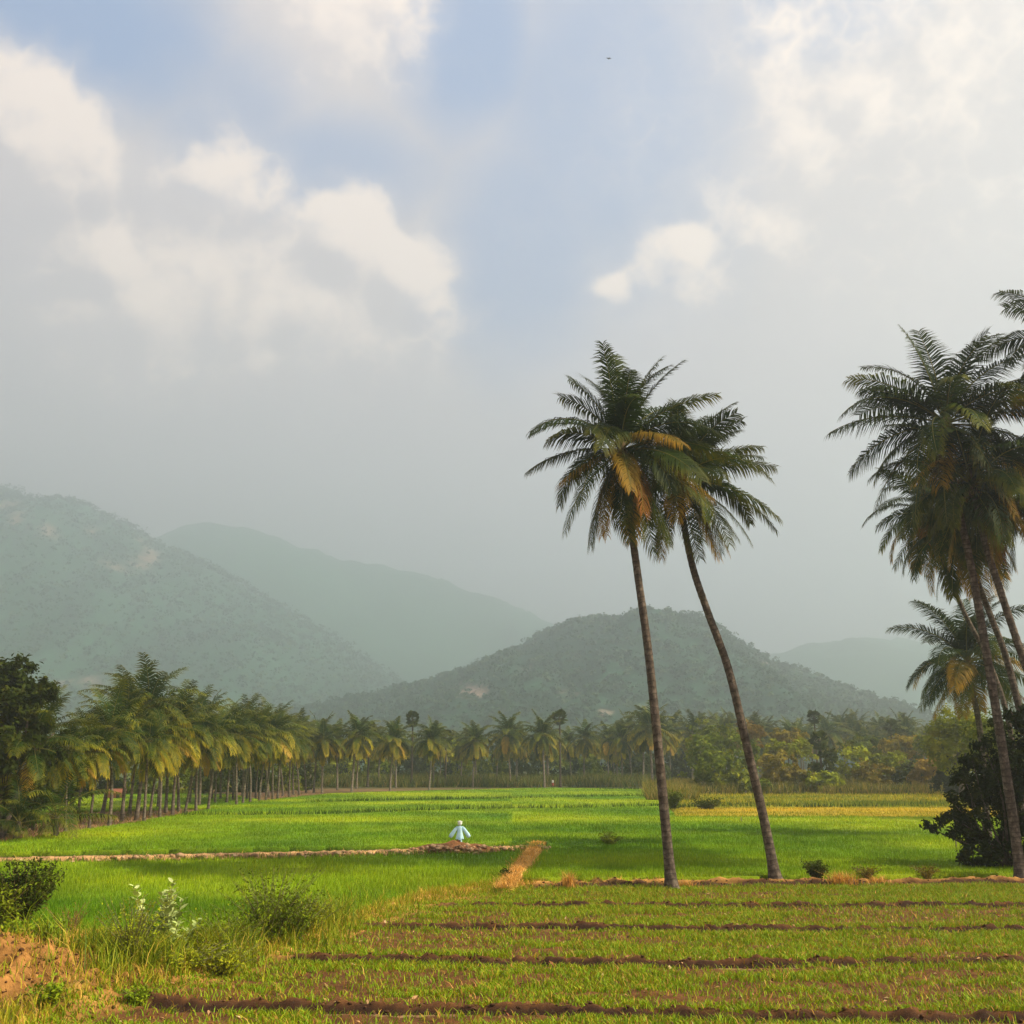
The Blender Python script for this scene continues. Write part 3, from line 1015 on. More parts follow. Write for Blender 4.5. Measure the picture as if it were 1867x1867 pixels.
canopy_mat = tint_mat('rice_canopy', 9, 0.55, 0.9, 0.12, 0.8)
T1 = poly([(-500, 1586), (0, 1582), (300, 1577), (600, 1570), (880, 1563), (958, 1560), (912, 1622), (760, 1638), (640, 1678), (560, 1700), (420, 1712), (250, 1722), (120, 1705), (-500, 1690)])
T2 = poly([(-500, 1562), (0, 1560), (500, 1551), (800, 1545), (1000, 1541), (1003, 1545), (946, 1612), (1225, 1607), (1867, 1602), (2700, 1598), (2700, 1494), (1867, 1494), (1232, 1492), (1205, 1466), (1168, 1440),
           (1000, 1438), (782, 1443), (600, 1449), (514, 1458), (418, 1471), (321, 1490), (257, 1502), (199, 1511), (128, 1521), (0, 1541), (-500, 1580)])
TG = poly([(1232, 1493.5), (1867, 1495.5), (2500, 1496), (2500, 1476), (1867, 1476), (1500, 1475), (1226, 1476)])
TU = poly([(1226, 1475), (1500, 1474), (1867, 1475), (2500, 1475), (2500, 1447), (1867, 1447), (1400, 1449), (1190, 1446)])
T4 = poly([(60, 1482), (420, 1473), (480, 1462), (420, 1449), (40, 1449)])
canopy('rice_field', T1, 0.20, 0.4, canopy_mat, rice_tint, 0.05, 5)
canopy('rice_field', T2, 0.20, 0.5, canopy_mat, rice_tint, 0.05, 6)
canopy('rice_field', T4, 0.15, 0.8, canopy_mat, rice_tint, 0.04, 7)
canopy('golden_field', TG, 0.16, 0.6, canopy_mat, lambda X, Y: np.array([0.42, 0.30, 0.010]) * (0.65 + 0.7 * fbm(X / 6, Y / 5, 4, 91))[..., None], 0.05, 8)
canopy('meadow', TU, 0.16, 0.7, canopy_mat, lambda X, Y: np.array([0.25, 0.25, 0.010]) * (0.5 + 1.0 * fbm(X / 7, Y / 4, 4, 93))[..., None], 0.08, 9)


def rice_blades(P, n, z, cols, p, hr, w0, seed, dens=None):
    rg = np.random.default_rng(seed)
    P = np.asarray(P)
    a, b = P.min(0), P.max(0)
    # sample evenly in 1/y so that near ground gets more blades
    u = rg.random(n)
    y = 1 / (1 / a[1] + u * (1 / b[1] - 1 / a[1]))
    x = rg.uniform(-1, 1, n) * (0.56 * y + 7)
    k = inside(x, y, P)
    x, y = x[k], y[k]
    if dens is not None:
        k = rg.random(len(x)) < dens(x, y)
        x, y = x[k], y[k]
    m = len(x)
    q = np.stack([x, y, np.full(m, z)], 1)
    c = pick(rg, m, cols, p)
    g = rice_tint(x, y) / RICE[None, :]
    c = c * np.clip(g, 0.4, 1.6)
    h = rg.uniform(*hr, m) * (0.8 + 0.4 * vnoise(x / 3, y / 3, seed))
    V, Q, T, C = blades(q, h, w0 * (y / 45) ** 0.8 * rg.uniform(0.7, 1.3, m), rg.uniform(0.1, 0.55, m), c, rg, False)
    return V, T, C


RC = [(0.19, 0.30, 0.003), (0.23, 0.33, 0.003), (0.15, 0.25, 0.003), (0.36, 0.38, 0.008)]
RP = (5, 4, 2.5, 0.35)
bl = [rice_blades(T1, 290000, 0.12, RC, RP, (0.18, 0.36), 0.035, 101), rice_blades(T2, 540000, 0.12, RC, RP, (0.16, 0.29), 0.040, 102),
      rice_blades(T4, 40000, 0.1, RC, RP, (0.15, 0.3), 0.05, 103)]
V = np.concatenate([b[0] for b in bl])
off = np.cumsum([0] + [len(b[0]) for b in bl])
tag(mesh('rice', V, None, np.concatenate([b[1] + o for b, o in zip(bl, off)]), M['blade'], None, False, {'tint': np.concatenate([b[2] for b in bl])}),
    'bright green young rice standing dense in the flooded plots', 'rice', kind='stuff')
bl = [rice_blades(TG, 50000, 0.1, [(0.5, 0.36, 0.015), (0.38, 0.30, 0.015), (0.3, 0.28, 0.012)], (3, 2, 1), (0.12, 0.3), 0.04, 104),
      rice_blades(TU, 90000, 0.1, [(0.34, 0.30, 0.015), (0.2, 0.24, 0.01), (0.42, 0.36, 0.03), (0.1, 0.14, 0.01)], (3, 3, 1, 1), (0.12, 0.55), 0.05, 105)]
V = np.concatenate([b[0] for b in bl])
off = np.cumsum([0] + [len(b[0]) for b in bl])
tag(mesh('golden_grass', V, None, np.concatenate([b[1] + o for b, o in zip(bl, off)]), M['blade'], None, False, {'tint': np.concatenate([b[2] for b in bl])}),
    'yellow ripening grass in the strip behind the two tall palms', 'grass', kind='stuff')

# thin ridges crossing the rice (dark lines in the far field)
rp = []
for line, w in (([(330, 1490), (560, 1489), (700, 1484), (850, 1479), (1000, 1477), (1205, 1473)], 0.55), ([(560, 1466), (750, 1462), (900, 1459), (1180, 1453)], 0.4), ([(1095, 1441.5), (1165, 1441)], 0.5),
                ([(1232, 1475), (1350, 1472), (1500, 1474), (1760, 1471)], 0.6)):
    g = np.array(poly(line))
    m = int(np.sum(np.linalg.norm(np.diff(g, axis=0), axis=1)) * 26)
    S = spline(np.c_[g, 0 * g[:, 0]], 200)
    i = rg.integers(0, 200, m)
    q = S[i] + np.c_[rg.normal(0, 0.25, m), rg.normal(0, w * 0.5, m), np.full(m, 0.1)]
    rp.append(blades(q, rg.uniform(0.35, 0.75, m), rg.uniform(0.06, 0.13, m), rg.uniform(0.1, 0.6, m), pick(rg, m, [(0.035, 0.075, 0.006), (0.06, 0.12, 0.008)], (2, 1)), rg, False))
V = np.concatenate([b[0] for b in rp])
off = np.cumsum([0] + [len(b[0]) for b in rp])
tag(mesh('ridge_grass', V, None, np.concatenate([b[2] + o for b, o in zip(rp, off)]), M['blade'], None, False, {'tint': np.concatenate([b[3] for b in rp])}),
    'darker taller grass along the thin ridges between far rice plots', 'grass', kind='stuff')


# earth banks
def bank(name, px, wbot, wtop, h, tintf, n=240, jit=0.12, seed=3, z0=-0.08):
    S = spline(np.array([[*G(x, y, 0.2)[:2], 0] for x, y in px]), n)
    T = norm(np.gradient(S, axis=0))
    N = np.stack([-T[:, 1], T[:, 0], 0 * T[:, 0]], 1)
    prof = [(-wbot, 0), (-wbot * 0.8 - wtop * 0.2, 0.55), (-wtop, 0.95), (-wtop * 0.3, 1.02), (wtop * 0.4, 1.0), (wtop, 0.92), (wbot * 0.8, 0.5), (wbot, 0)]
    r2 = np.random.default_rng(seed)
    V, C = [], []
    sl = np.linspace(0, n * 0.5, n)
    taper = np.clip(np.minimum((np.arange(n) + 2) / 14, (n - np.arange(n)) / 26), 0, 1) ** 0.7 if name == 'straw_path' else None
    for j, (o, hh) in enumerate(prof):
        jo = jit * (fbm(sl / 1.5, sl * 0 + j * 0.7, 3, seed) - 0.5) * 2.4
        jh = 0.22 * h * (fbm(sl / 1.1, sl * 0 + j * 0.6, 3, seed + 9) - 0.5) * 2 * (hh > 0)
        p = S + N * (o + jo)[:, None]
        p[:, 2] = z0 + ((h - z0) * hh + jh) * (taper if taper is not None else 1)
        V.append(p)
        C.append(tintf(j, sl))
    m = len(prof)
    V, C = np.stack(V, 1).reshape(-1, 3), np.stack(C, 1).reshape(-1, 3)
    i = np.arange(n - 1)[:, None] * m
    jx = np.arange(m - 1)[None, :]
    Q = np.stack([i + jx, i + jx + 1, i + m + jx + 1, i + m + jx], -1).reshape(-1, 4)
    Q = Q[:, ::-1]
    return tag(mesh(name, V, Q, None, tint_mat(name + '_soil', 3.5, 0.5, 0.8, 0.08), None, True, {'tint': C}), kind='structure'), S


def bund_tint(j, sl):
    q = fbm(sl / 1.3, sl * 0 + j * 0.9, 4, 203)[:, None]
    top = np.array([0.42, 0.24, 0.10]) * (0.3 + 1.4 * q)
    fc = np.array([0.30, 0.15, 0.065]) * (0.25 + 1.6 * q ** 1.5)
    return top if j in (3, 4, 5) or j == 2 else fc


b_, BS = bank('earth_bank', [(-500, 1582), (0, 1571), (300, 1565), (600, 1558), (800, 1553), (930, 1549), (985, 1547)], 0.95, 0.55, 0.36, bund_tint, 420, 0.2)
b_, PS = bank('straw_path', [(980, 1540), (966, 1562), (942, 1592), (919, 1622)], 0.54, 0.34, 0.34, lambda j, sl: STRAW * (0.7 + 0.7 * fbm(sl / 0.5, sl * 0 + j, 3, 207))[:, None], 90, 0.10, 5)
i = rg.integers(20, 420, 700)
q = BS[i] + np.stack([rg.normal(0, 0.3, 700), -rg.uniform(0.3, 1.15, 700), rg.uniform(0.02, 0.36, 700)], 1)
tag(clods(0, q, 0.13, 9).build('rubble', M['rubble']), 'broken stones and dry clods along the near face of the earth bank', 'rubble', kind='stuff')
# weeds and straw on the banks
m = 3200
i = rg.integers(0, 90, m)
q = PS[i] + np.stack([rg.normal(0, 0.22, m), rg.normal(0, 0.1, m), np.full(m, 0.26)], 1)
w1 = blades(q, rg.uniform(0.05, 0.28, m), rg.uniform(0.02, 0.035, m), rg.uniform(0.4, 1.6, m), pick(rg, m, [STRAW, STRAW * 1.25, STRAW * 0.6], (3, 2, 1)), rg)
m = 5200
i = rg.integers(0, 420, m)
i = np.where(rg.random(m) < 0.3, rg.integers(370, 420, m), i)
q = BS[i] + np.stack([rg.normal(0, 0.2, m), rg.choice([-0.95, 0.8, 0.2], m, p=[.5, .35, .15]) + rg.normal(0, 0.22, m), np.full(m, 0.12)], 1)
w2 = blades(q, rg.uniform(0.12, 0.42, m), rg.uniform(0.03, 0.05, m), rg.uniform(0.2, 0.8, m), pick(rg, m, [(0.06, 0.12, 0.008), (0.1, 0.2, 0.008), (0.4, 0.28, 0.05)], (4, 3, 1)), rg)
V = np.concatenate([w1[0], w2[0]])
o1 = len(w1[0])
tag(mesh('bank_weeds', V, np.concatenate([w1[1], w2[1] + o1]), np.concatenate([w1[2], w2[2] + o1]), M['blade'], None, False, {'tint': np.concatenate([w1[3], w2[3]])}),
    'dry straw and weeds on the narrow banks between the rice plots', 'weeds', kind='stuff')
# ------------------------------------------------------------------ the palms near the camera
ORD = ['first', 'second', 'third', 'fourth', 'fifth', 'sixth', 'seventh', 'eighth', 'ninth', 'tenth', 'eleventh', 'twelfth', 'thirteenth', 'fourteenth', 'fifteenth',
       'sixteenth', 'seventeenth', 'eighteenth', 'nineteenth', 'twentieth', 'twenty-first', 'twenty-second', 'twenty-third', 'twenty-fourth']


def pts_at(base, px, slope=0.0):
    """trunk points above a base, seen at the given photo points; the trunk may lean away by slope metres"""
    n = len(px)
    return [base] + [A(x, y, base[1] + slope * (i + 1) / n) for i, (x, y) in enumerate(px)]


b = G(1225, 1621)
near_palm('coconut_palm', b, pts_at(b, [(1213, 1500), (1197, 1330), (1181, 1180), (1163, 1050), (1143, 905), (1133, 815)]),
          'tall coconut palm with slightly curved upright trunk, left of the two in mid field', 'tall palms at the edge of the ploughed field', 0.22, 0.14, 16, 4.8, 21,
          posed=[(205, 82, 22, .98, 0), (90, 88, 14, 1.0, 0), (10, 82, 30, .98, 0), (170, 70, 32, .95, 0), (150, 62, 40, .9, 1), (182, 46, 78, .95, 0), (196, 28, 62, .8, 1), (178, 8, 44, .92, 1), (2, 52, 48, 1.0, 1),
                 (-25, 70, 40, .95, 0), (40, 60, 50, .95, 0), (188, -38, 36, 1.0, 1), (212, -55, 25, 1.0, 1), (262, -12, 58, .95, 2), (283, -30, 45, .95, 3), (-22, -22, 28, .98, 2), (-8, 18, 52, .95, 1), (248, 22, 62, .9, 1), (292, 14, 58, .92, 2), (270, 44, 66, .9, 0),
                 (35, -58, 20, .95, 1), (160, -60, 20, .95, 1), (230, -48, 30, 1.0, 2), (320, -55, 24, .95, 1), (120, 20, 55, .9, 0), (60, 12, 50, .9, 0), (200, -62, 20, .95, 1), (250, -58, 24, 1.0, 1), (275, -60, 20, .95, 2), (300, -62, 18, .9, 1), (345, -60, 18, .95, 1), (222, -20, 50, .95, 1), (310, -5, 52, .95, 1)])
b = G(1415, 1606)
near_palm('coconut_palm', b, pts_at(b, [(1394, 1500), (1364, 1370), (1328, 1220), (1290, 1115), (1262, 1030), (1243, 930), (1240, 868)], 0.8),
          'tall coconut palm leaning left, right of the two in mid field', 'tall palms at the edge of the ploughed field', 0.22, 0.14, 15, 4.5, 33,
          posed=[(12, 58, 38, .95, 0), (-5, 40, 40, .92, 1), (0, 22, 30, 1.0, 1), (6, -2, 50, 1.2, 1), (-14, -8, 44, 1.1, 1), (-24, -52, 20, .95, 2), (205, -58, 18, .95, 1), (95, 84, 18, .95, 0), (30, 74, 34, .95, 0), (-40, 64, 50, .9, 0), (250, -20, 50, .9, 2), (285, 10, 55, .9, 1),
                 (265, 45, 60, .9, 0), (310, -40, 34, .95, 1), (40, -30, 40, .95, 1), (330, -62, 16, .9, 2), (235, -50, 24, .9, 1), (268, -62, 18, .95, 1), (300, -58, 20, .95, 2), (345, -30, 40, 1.0, 1), (20, 38, 44, 1.0, 0), (350, 62, 40, .9, 0)])

gr = 'coconut palms clustered at the right edge'
b = G(1862, 1606)
near_palm('coconut_palm', b, pts_at(b, [(1848, 1500), (1822, 1330), (1795, 1170), (1768, 1020), (1742, 900), (1724, 768)], 0.5),
          'tall coconut palm with full trunk in front of the dark bushy tree at right', gr, 0.235, 0.15, 14, 5.6, 45, nuts=12,
          posed=[(165, 82, 24, .95, 0), (100, 86, 16, .95, 0), (180, 50, 52, .95, 1), (192, 40, 40, .8, 0), (8, 62, 46, 1.0, 0), (-14, 78, 30, .9, 0), (181, 14, 42, 1.08, 0), (187, -4, 48, 1.0, 0), (0, 30, 42, 1.0, 0), (-16, 16, 50, 1.0, 1), (202, -46, 26, 1.1, 1), (236, -50, 26, 1.1, 1), (-28, -34, 28, 1.0, 2),
                 (268, 8, 60, .95, 1), (255, 36, 62, .9, 1), (292, 28, 62, .9, 1), (280, -34, 40, 1.0, 1), (305, -48, 30, 1.0, 2), (185, -62, 16, 1.0, 2), (20, -50, 30, 1.0, 1), (160, -30, 40, 1.0, 1), (60, 50, 50, .95, 0), (130, 45, 55, .95, 0), (330, 45, 60, .9, 0), (220, -20, 50, 1.0, 1), (340, -8, 52, 1.0, 1)])
b = G(1985, 1610)
near_palm('coconut_palm', b, pts_at(b, [(1950, 1450), (1905, 1310), (1867, 1205), (1828, 1090), (1795, 985), (1772, 880)], 1.0),
          'coconut palm with dark trunk slanting from the right edge behind the front crown', gr, 0.22, 0.14, 32, 4.8, 57, lo=-64)
b = G(1935, 1585)
near_palm('coconut_palm', b, pts_at(b, [(1890, 1410), (1858, 1290), (1835, 1200), (1805, 1120), (1775, 1040), (1752, 960)], 1.0),
          'shorter slanting coconut palm with low hanging orange fronds behind the front right trunk', gr, 0.21, 0.13, 30, 4.6, 69, lo=-68, yel=0.55)
b = G(1880, 1560)
near_palm('coconut_palm', b, pts_at(b, [(1858, 1440), (1835, 1300), (1800, 1200), (1755, 1110), (1715, 1010), (1697, 935)], 1.0),
          'slim coconut palm with crooked pale trunk, its crown hanging left of the cluster', gr, 0.18, 0.11, 28, 4.4, 72, lo=-66, yel=0.6)
b = G(1800, 1532)
near_palm('coconut_palm', b, pts_at(b, [(1795, 1420), (1785, 1320), (1773, 1260), (1764, 1205)], 0.5),
          'low coconut palm with wide flat crown standing behind the dark bushy tree', gr, 0.24, 0.16, 36, 5.4, 81, lo=-50, n_leaf=80)
b = G(2010, 1600)
near_palm('coconut_palm', b, pts_at(b, [(1990, 1400), (1950, 1200), (1915, 1060), (1890, 960), (1875, 890)], 0.6),
          'coconut palm half out of frame with dry orange fronds at the right edge', gr, 0.22, 0.14, 32, 4.7, 93, lo=-66, yel=0.5)
b = G(2060, 1612)
near_palm('coconut_palm', b, pts_at(b, [(2050, 1400), (2030, 1150), (2005, 900), (1985, 720), (1975, 640)], 0.6),
          'tallest coconut palm, only its frond tips showing at the upper right edge', gr, 0.24, 0.15, 32, 5.0, 97)

# ------------------------------------------------------------------ the planted rows
WIND = (0.06, -0.02, -0.01)
MR = (M['row_green'], M['row_gold'], M['row_orange'])
short = [proto_palm(6.9, 30, 3.7, s, l, WIND, MR, M['trunk_row'], 23, 0.095, 0.13, 0.085) for s, l in ((201, 0.7), (202, 0.3), (203, 1.1), (206, -0.3), (207, 0.5))]
tall = [proto_palm(9.6, 30, 4.8, s, l, (0.05, 0, -0.02), MR, M['trunk_pale'], 22, 0.19, 0.2, 0.14, -68) for s, l in ((211, 0.3), (212, -0.4), (213, 0.6))]

front = [(119, 1521, .78, 1), (162, 1513, .85, 3), (199, 1511, .92, 0), (262, 1502, .95, 1), (291, 1494, 1.0, 0), (314, 1487, 1.02, 2), (336, 1486, 1.03, 0), (357, 1481, 1.03, 1), (379, 1478, 1.05, 2),
         (431, 1470, 1.08, 2), (442, 1468, 1.05, 0), (456, 1465, 1.08, 1), (472, 1463, 1.1, 0), (484, 1462, 1.08, 3), (497, 1459, 1.12, 2), (506, 1457, 1.1, 1), (527, 1452, 1.12, 2), (545, 1449, 1.15, 0), (572, 1444.5, 1.15, 1)]
for i, (px, py, s, v) in enumerate(front):
    put_palm(short[(v + i) % 5], 'coconut_palm', G(px, py), s * rng.uniform(0.96, 1.2), rng.uniform(0, 6.28),
             'coconut palm, %s from the camera in the front row along the left field edge' % ORD[i], 'front row of coconut palms at the left field edge')
back = [(60, 1512, 1.0, 2), (140, 1500, 1.0, 0), (222, 1497, 1.08, 0), (249, 1494, 1.22, 1), (273, 1489, 1.0, 3), (302, 1481, 1.08, 1), (326, 1478, 1.05, 3), (363, 1471, 1.08, 0), (392, 1466, 1.08, 2), (402, 1459, 1.1, 1), (413, 1465, 1.05, 0), (425, 1460, 1.12, 3), (450, 1458, 1.1, 2), (466, 1455, 1.12, 1),
        (490, 1453, 1.12, 0), (516, 1451, 1.1, 2), (535, 1448, 1.12, 1), (558, 1444, 1.1, 3), (186, 1489, 1.18, 2), (236, 1482, 1.2, 4), (288, 1474, 1.22, 0), (345, 1466, 1.2, 3), (386, 1458, 1.22, 2), (442, 1453, 1.2, 4)]
for i, (px, py, s, v) in enumerate(back):
    put_palm(short[(v + i) % 5], 'coconut_palm', G(px, py), s * rng.uniform(0.96, 1.2), rng.uniform(0, 6.28),
             'coconut palm, %s from the camera in the second row of the left grove' % ORD[i], 'second row of coconut palms in the left grove')

# young palms with big drooping fronds at the near end of the grove
young = [proto_palm(1.6, 11, 4.6, s, 0.1, WIND, (M['row_green'], M['row_green'], M['row_gold']), M['trunk'], 40, 0.06, 0.2, 0.16, -6) for s in (221, 222)]
for (px, py, s, v, lab) in ((100, 1530, .95, 0, 'young coconut palm with big arching fronds at the near end of the left grove'), (28, 1535, .8, 1, 'small young palm with drooping fronds below the big tree at left'),
                            (-20, 1500, 1.5, 0, 'young palm at the left frame edge with yellow green frond tips')):
    put_palm(young[v], 'young_palm', G(px, py), s, R(rng.uniform(-30, 30)), lab, None)

b = G(0, 1532)
near_palm('coconut_palm', b, pts_at(b, [(20, 1480), (48, 1405), (62, 1360)], 1.5), 'coconut palm with pale bare trunk slanting across the big tree at left', None, 0.17, 0.12, 16, 4.2, 131, n_leaf=40,
          mats=(M['row_green'], M['row_green'], M['row_gold'], M['row_orange']), nuts=3)

# row along the far edge of the field: (trunk base, crown top)
far = [(587, 1446, 1307), (641, 1446, 1298), (711, 1444, 1310), (782, 1443, 1311), (862, 1435, 1316), (931, 1434, 1298), (993, 1436, 1300), (1065, 1430, 1311), (1135, 1431, 1314), (1190, 1436, 1281), (1240, 1416, 1331)]
for i, (px, pb, pt) in enumerate(far):
    g = G(px, pb)
    h = A(px, pt, g[1])[2]
    put_palm(tall[i % 3], 'coconut_palm', g, h / 13.6, rng.uniform(0, 6.28),
             'coconut palm, %s from the left in the row along the far field edge' % ORD[i], 'coconut palms along the far field edge')
far2 = [(615, 1440, 1312), (650, 1437, 1312), (540, 1440, 1300), (566, 1438, 1308), (722, 1436, 1318), (790, 1434, 1322), (868, 1431, 1322), (942, 1430, 1318), (1000, 1431, 1312), (1042, 1428, 1325), (1110, 1428, 1318), (1152, 1427, 1300),
        (1172, 1431, 1290), (1205, 1428, 1296), (1222, 1425, 1318), (690, 1433, 1325), (840, 1430, 1330), (905, 1429, 1335)]
for i, (px, pb, pt) in enumerate(far2):
    g = G(px, pb)
    h = A(px, pt, g[1])[2]
    put_palm(tall[(i + 1) % 3], 'coconut_palm', g, h / 13.6, rng.uniform(0, 6.28),
             'coconut palm standing behind the row at the far field edge', 'coconut palms behind the far row')


def merged(pr):
    """the same palm with its fronds gathered by material, for far copies"""
    out = [pr[0]]
    by = {}
    for kind, me, l, az in pr[1:]:
        by.setdefault(me.materials[0].name, []).append((me, np.asarray(l), az))
    for mn, lst in by.items():
        V, Q, T, D, RA, k = [], [], [], [], [], 0
        for me, l, az in lst:
            v = np.zeros(len(me.vertices) * 3, np.float32)
            me.vertices.foreach_get('co', v)
            v = v.reshape(-1, 3)
            c, s = math.cos(az), math.sin(az)
            V.append(v @ np.array([[c, s, 0], [-s, c, 0], [0, 0, 1]]) + l)
            li = np.zeros(len(me.loops), np.int32)
            me.loops.foreach_get('vertex_index', li)
            lt = np.zeros(len(me.polygons), np.int32)
            me.polygons.foreach_get('loop_total', lt)
            nq = int((lt == 4).sum())
            Q.append(li[:nq * 4].reshape(-1, 4) + k)
            T.append(li[nq * 4:].reshape(-1, 3) + k)
            for nm, lst2 in (('dry', D), ('rachis', RA)):
                a = np.zeros(len(v), np.float32)
                me.attributes[nm].data.foreach_get('value', a)
                lst2.append(a)
            k += len(v)
        me = mesh('crown', np.concatenate(V), np.concatenate(Q), np.concatenate(T), bpy.data.materials[mn], None, False,
                  {'dry': np.concatenate(D), 'rachis': np.concatenate(RA)}, link=False)
        out.append((('crown' if 'green' in mn else 'dry_skirt'), me, (0, 0, 0), 0.0))
    return out


farp = [merged(p) for p in tall]
rg = np.random.default_rng(77)
for i in range(74):
    if i < 52:
        px, Y, pt = rg.uniform(1225, 1720), rg.uniform(255, 340), rg.uniform(1293, 1330)
    else:
        px, Y, pt = rg.uniform(590, 1240), rg.uniform(250, 320), rg.uniform(1322, 1348)
    top = A(px, pt, Y)
    put_palm(farp[i % 3], 'coconut_palm', (top[0], Y, -0.08), top[2] / 13.6, rg.uniform(0, 6.28),
             'small hazy coconut palm in the distant plantation over the right-hand bushes' if i < 52 else 'hazy coconut palm far behind the row at the far field edge',
             'distant hazy palms at right' if i < 52 else 'distant hazy palms in the middle')


# palmyra palms: a ball of stiff fan leaves on a straight trunk
def fan_mesh(seed):
    r2 = np.random.default_rng(seed)
    n = 22
    a = np.linspace(-2.1, 2.1, n * 2 + 1)
    rr = np.where(np.arange(n * 2 + 1) % 2 == 0, 0.78, 1.0) * 0.85
    z = -0.25 * np.abs(np.sin(a)) * rr + np.where(np.arange(n * 2 + 1) % 2 == 0, 0.0, 0.05)
    V = [[0, -0.02, 0], [0, 0.02, 0], [0.95, -0.015, 0.0], [0.95, 0.015, 0.0], [0.95, 0, 0]]
    V += [[0.95 + math.cos(t) * q, math.sin(t) * q, zz] for t, q, zz in zip(a, rr, z)]
    V = np.array(V)
    T = [[4, 5 + i, 6 + i] for i in range(n * 2)]
    return mesh('fan_leaf', V, [[0, 2, 3, 1]], T, M['tree_dark'], None, False, None, link=False)


fans = [fan_mesh(1), fan_mesh(2)]
for i, (px, pt, Y, lab) in enumerate(((753, 1295, 214, 'palmyra palm with round fan crown, the tall one between left of the far palms'), (674, 1313, 216, 'dark palmyra palm poking out behind the second far palm from left'),
                                      (1020, 1293, 216, 'slim palmyra palm with small round crown right of the seventh far palm'), (1483, 1293, 228, 'palmyra palm with round dark crown above the right-hand bushes'),
                                      (1623, 1311, 236, 'hazy palmyra palm with dry hanging skirt at right near the round tree'), (813, 1328, 222, 'short palmyra palm half hidden between the far palms'),
                                      (1492, 1330, 172, 'dark vine-covered palmyra palm standing among the right-hand bushes'))):
    top = A(px, pt, Y)
    root = empty('palmyra_palm', (top[0], Y, -0.08))
    tag(root, lab, 'palmyra palm', 'palmyra palms beyond the field')
    h = top[2] - 1.5
    trunk_obj([(0, 0, -0.1), (0.05, 0, h * 0.5), (0, 0, h)], 0.24, 0.17, root, M['trunk'], 8, 0.4)
    r2 = np.random.default_rng(300 + i)
    for kf in range(34):
        o = bpy.data.objects.new('fan_leaf', fans[kf % 2])
        COL.objects.link(o)
        o.parent = root
        o.location = (0, 0, h - 0.1)
        e = R(78 - 150 * (kf + 0.5) / 34)
        o.rotation_euler = (r2.uniform(-0.5, 0.5), -e, kf * 2.4 + r2.uniform(-0.2, 0.2))
        o.scale = [r2.uniform(0.85, 1.1)] * 3
# ------------------------------------------------------------------ broadleaf trees and bushes


def px_tree(name, Y, lobes, n, leaf, mat, label, group, cat, seed, z0=-0.08, **kw):
    """lobes are (px, py, rx, ry) as seen at distance Y, turned into real metres with their own depth"""
    L = []
    for px, py, rx, ry in lobes:
        c = A(px, py, Y)
        u = Y / F * 1.0
        L.append([c[0], Y, c[2], rx * u, (rx + ry) * 0.5 * u, ry * u])
    L = np.array(L)
    bx = np.average(L[:, 0], weights=L[:, 3])
    base = np.array([bx, Y, z0])
    L[:, :3] -= base
    r2 = np.random.default_rng(seed)
    L[:, 1] += r2.uniform(-0.5, 0.5, len(L)) * L[:, 4]
    return tree_obj(name, base, L, n, leaf, mat, label, group, cat, seed, **kw)


px_tree('broadleaf_tree', 71, [(25, 1245, 48, 46), (72, 1285, 34, 46), (20, 1320, 70, 60), (70, 1355, 42, 50), (-30, 1270, 60, 70), (10, 1400, 70, 50), (-60, 1380, 60, 80)], 24000, 0.34, M['tree_dark'],
        'large dark broadleaf tree towering at the left frame edge', None, 'tree', 401, tr=0.35, limbs=8, clump=0.24, nclump=170)
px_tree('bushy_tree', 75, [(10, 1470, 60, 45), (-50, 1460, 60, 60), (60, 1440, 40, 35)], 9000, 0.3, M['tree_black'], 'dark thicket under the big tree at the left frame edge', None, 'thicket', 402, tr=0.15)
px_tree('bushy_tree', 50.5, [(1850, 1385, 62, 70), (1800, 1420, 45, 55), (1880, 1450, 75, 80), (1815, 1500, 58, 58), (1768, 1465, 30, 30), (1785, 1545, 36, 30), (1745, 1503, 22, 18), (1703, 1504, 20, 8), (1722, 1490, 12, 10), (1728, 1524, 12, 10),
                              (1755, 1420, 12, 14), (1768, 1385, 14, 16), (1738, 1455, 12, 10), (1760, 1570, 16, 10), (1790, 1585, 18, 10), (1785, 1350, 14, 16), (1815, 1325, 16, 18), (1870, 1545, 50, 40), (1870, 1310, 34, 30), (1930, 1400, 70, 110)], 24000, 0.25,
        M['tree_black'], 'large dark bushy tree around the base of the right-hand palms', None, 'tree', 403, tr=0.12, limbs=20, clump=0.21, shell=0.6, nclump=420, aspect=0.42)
px_tree('round_tree', 128, [(1740, 1320, 42, 30), (1715, 1345, 30, 28), (1775, 1345, 38, 40), (1740, 1375, 40, 30)], 9000, 0.42, M['tree_light'], 'pale green round-topped tree between the right-hand bushes and the palms', None, 'tree', 404, tr=0.3)
px_tree('round_tree', 90, [(1810, 1350, 40, 50), (1850, 1380, 60, 60)], 5000, 0.36, M['tree_mid'], 'mid green tree behind the dark bushy tree at right', None, 'tree', 405, tr=0.25)

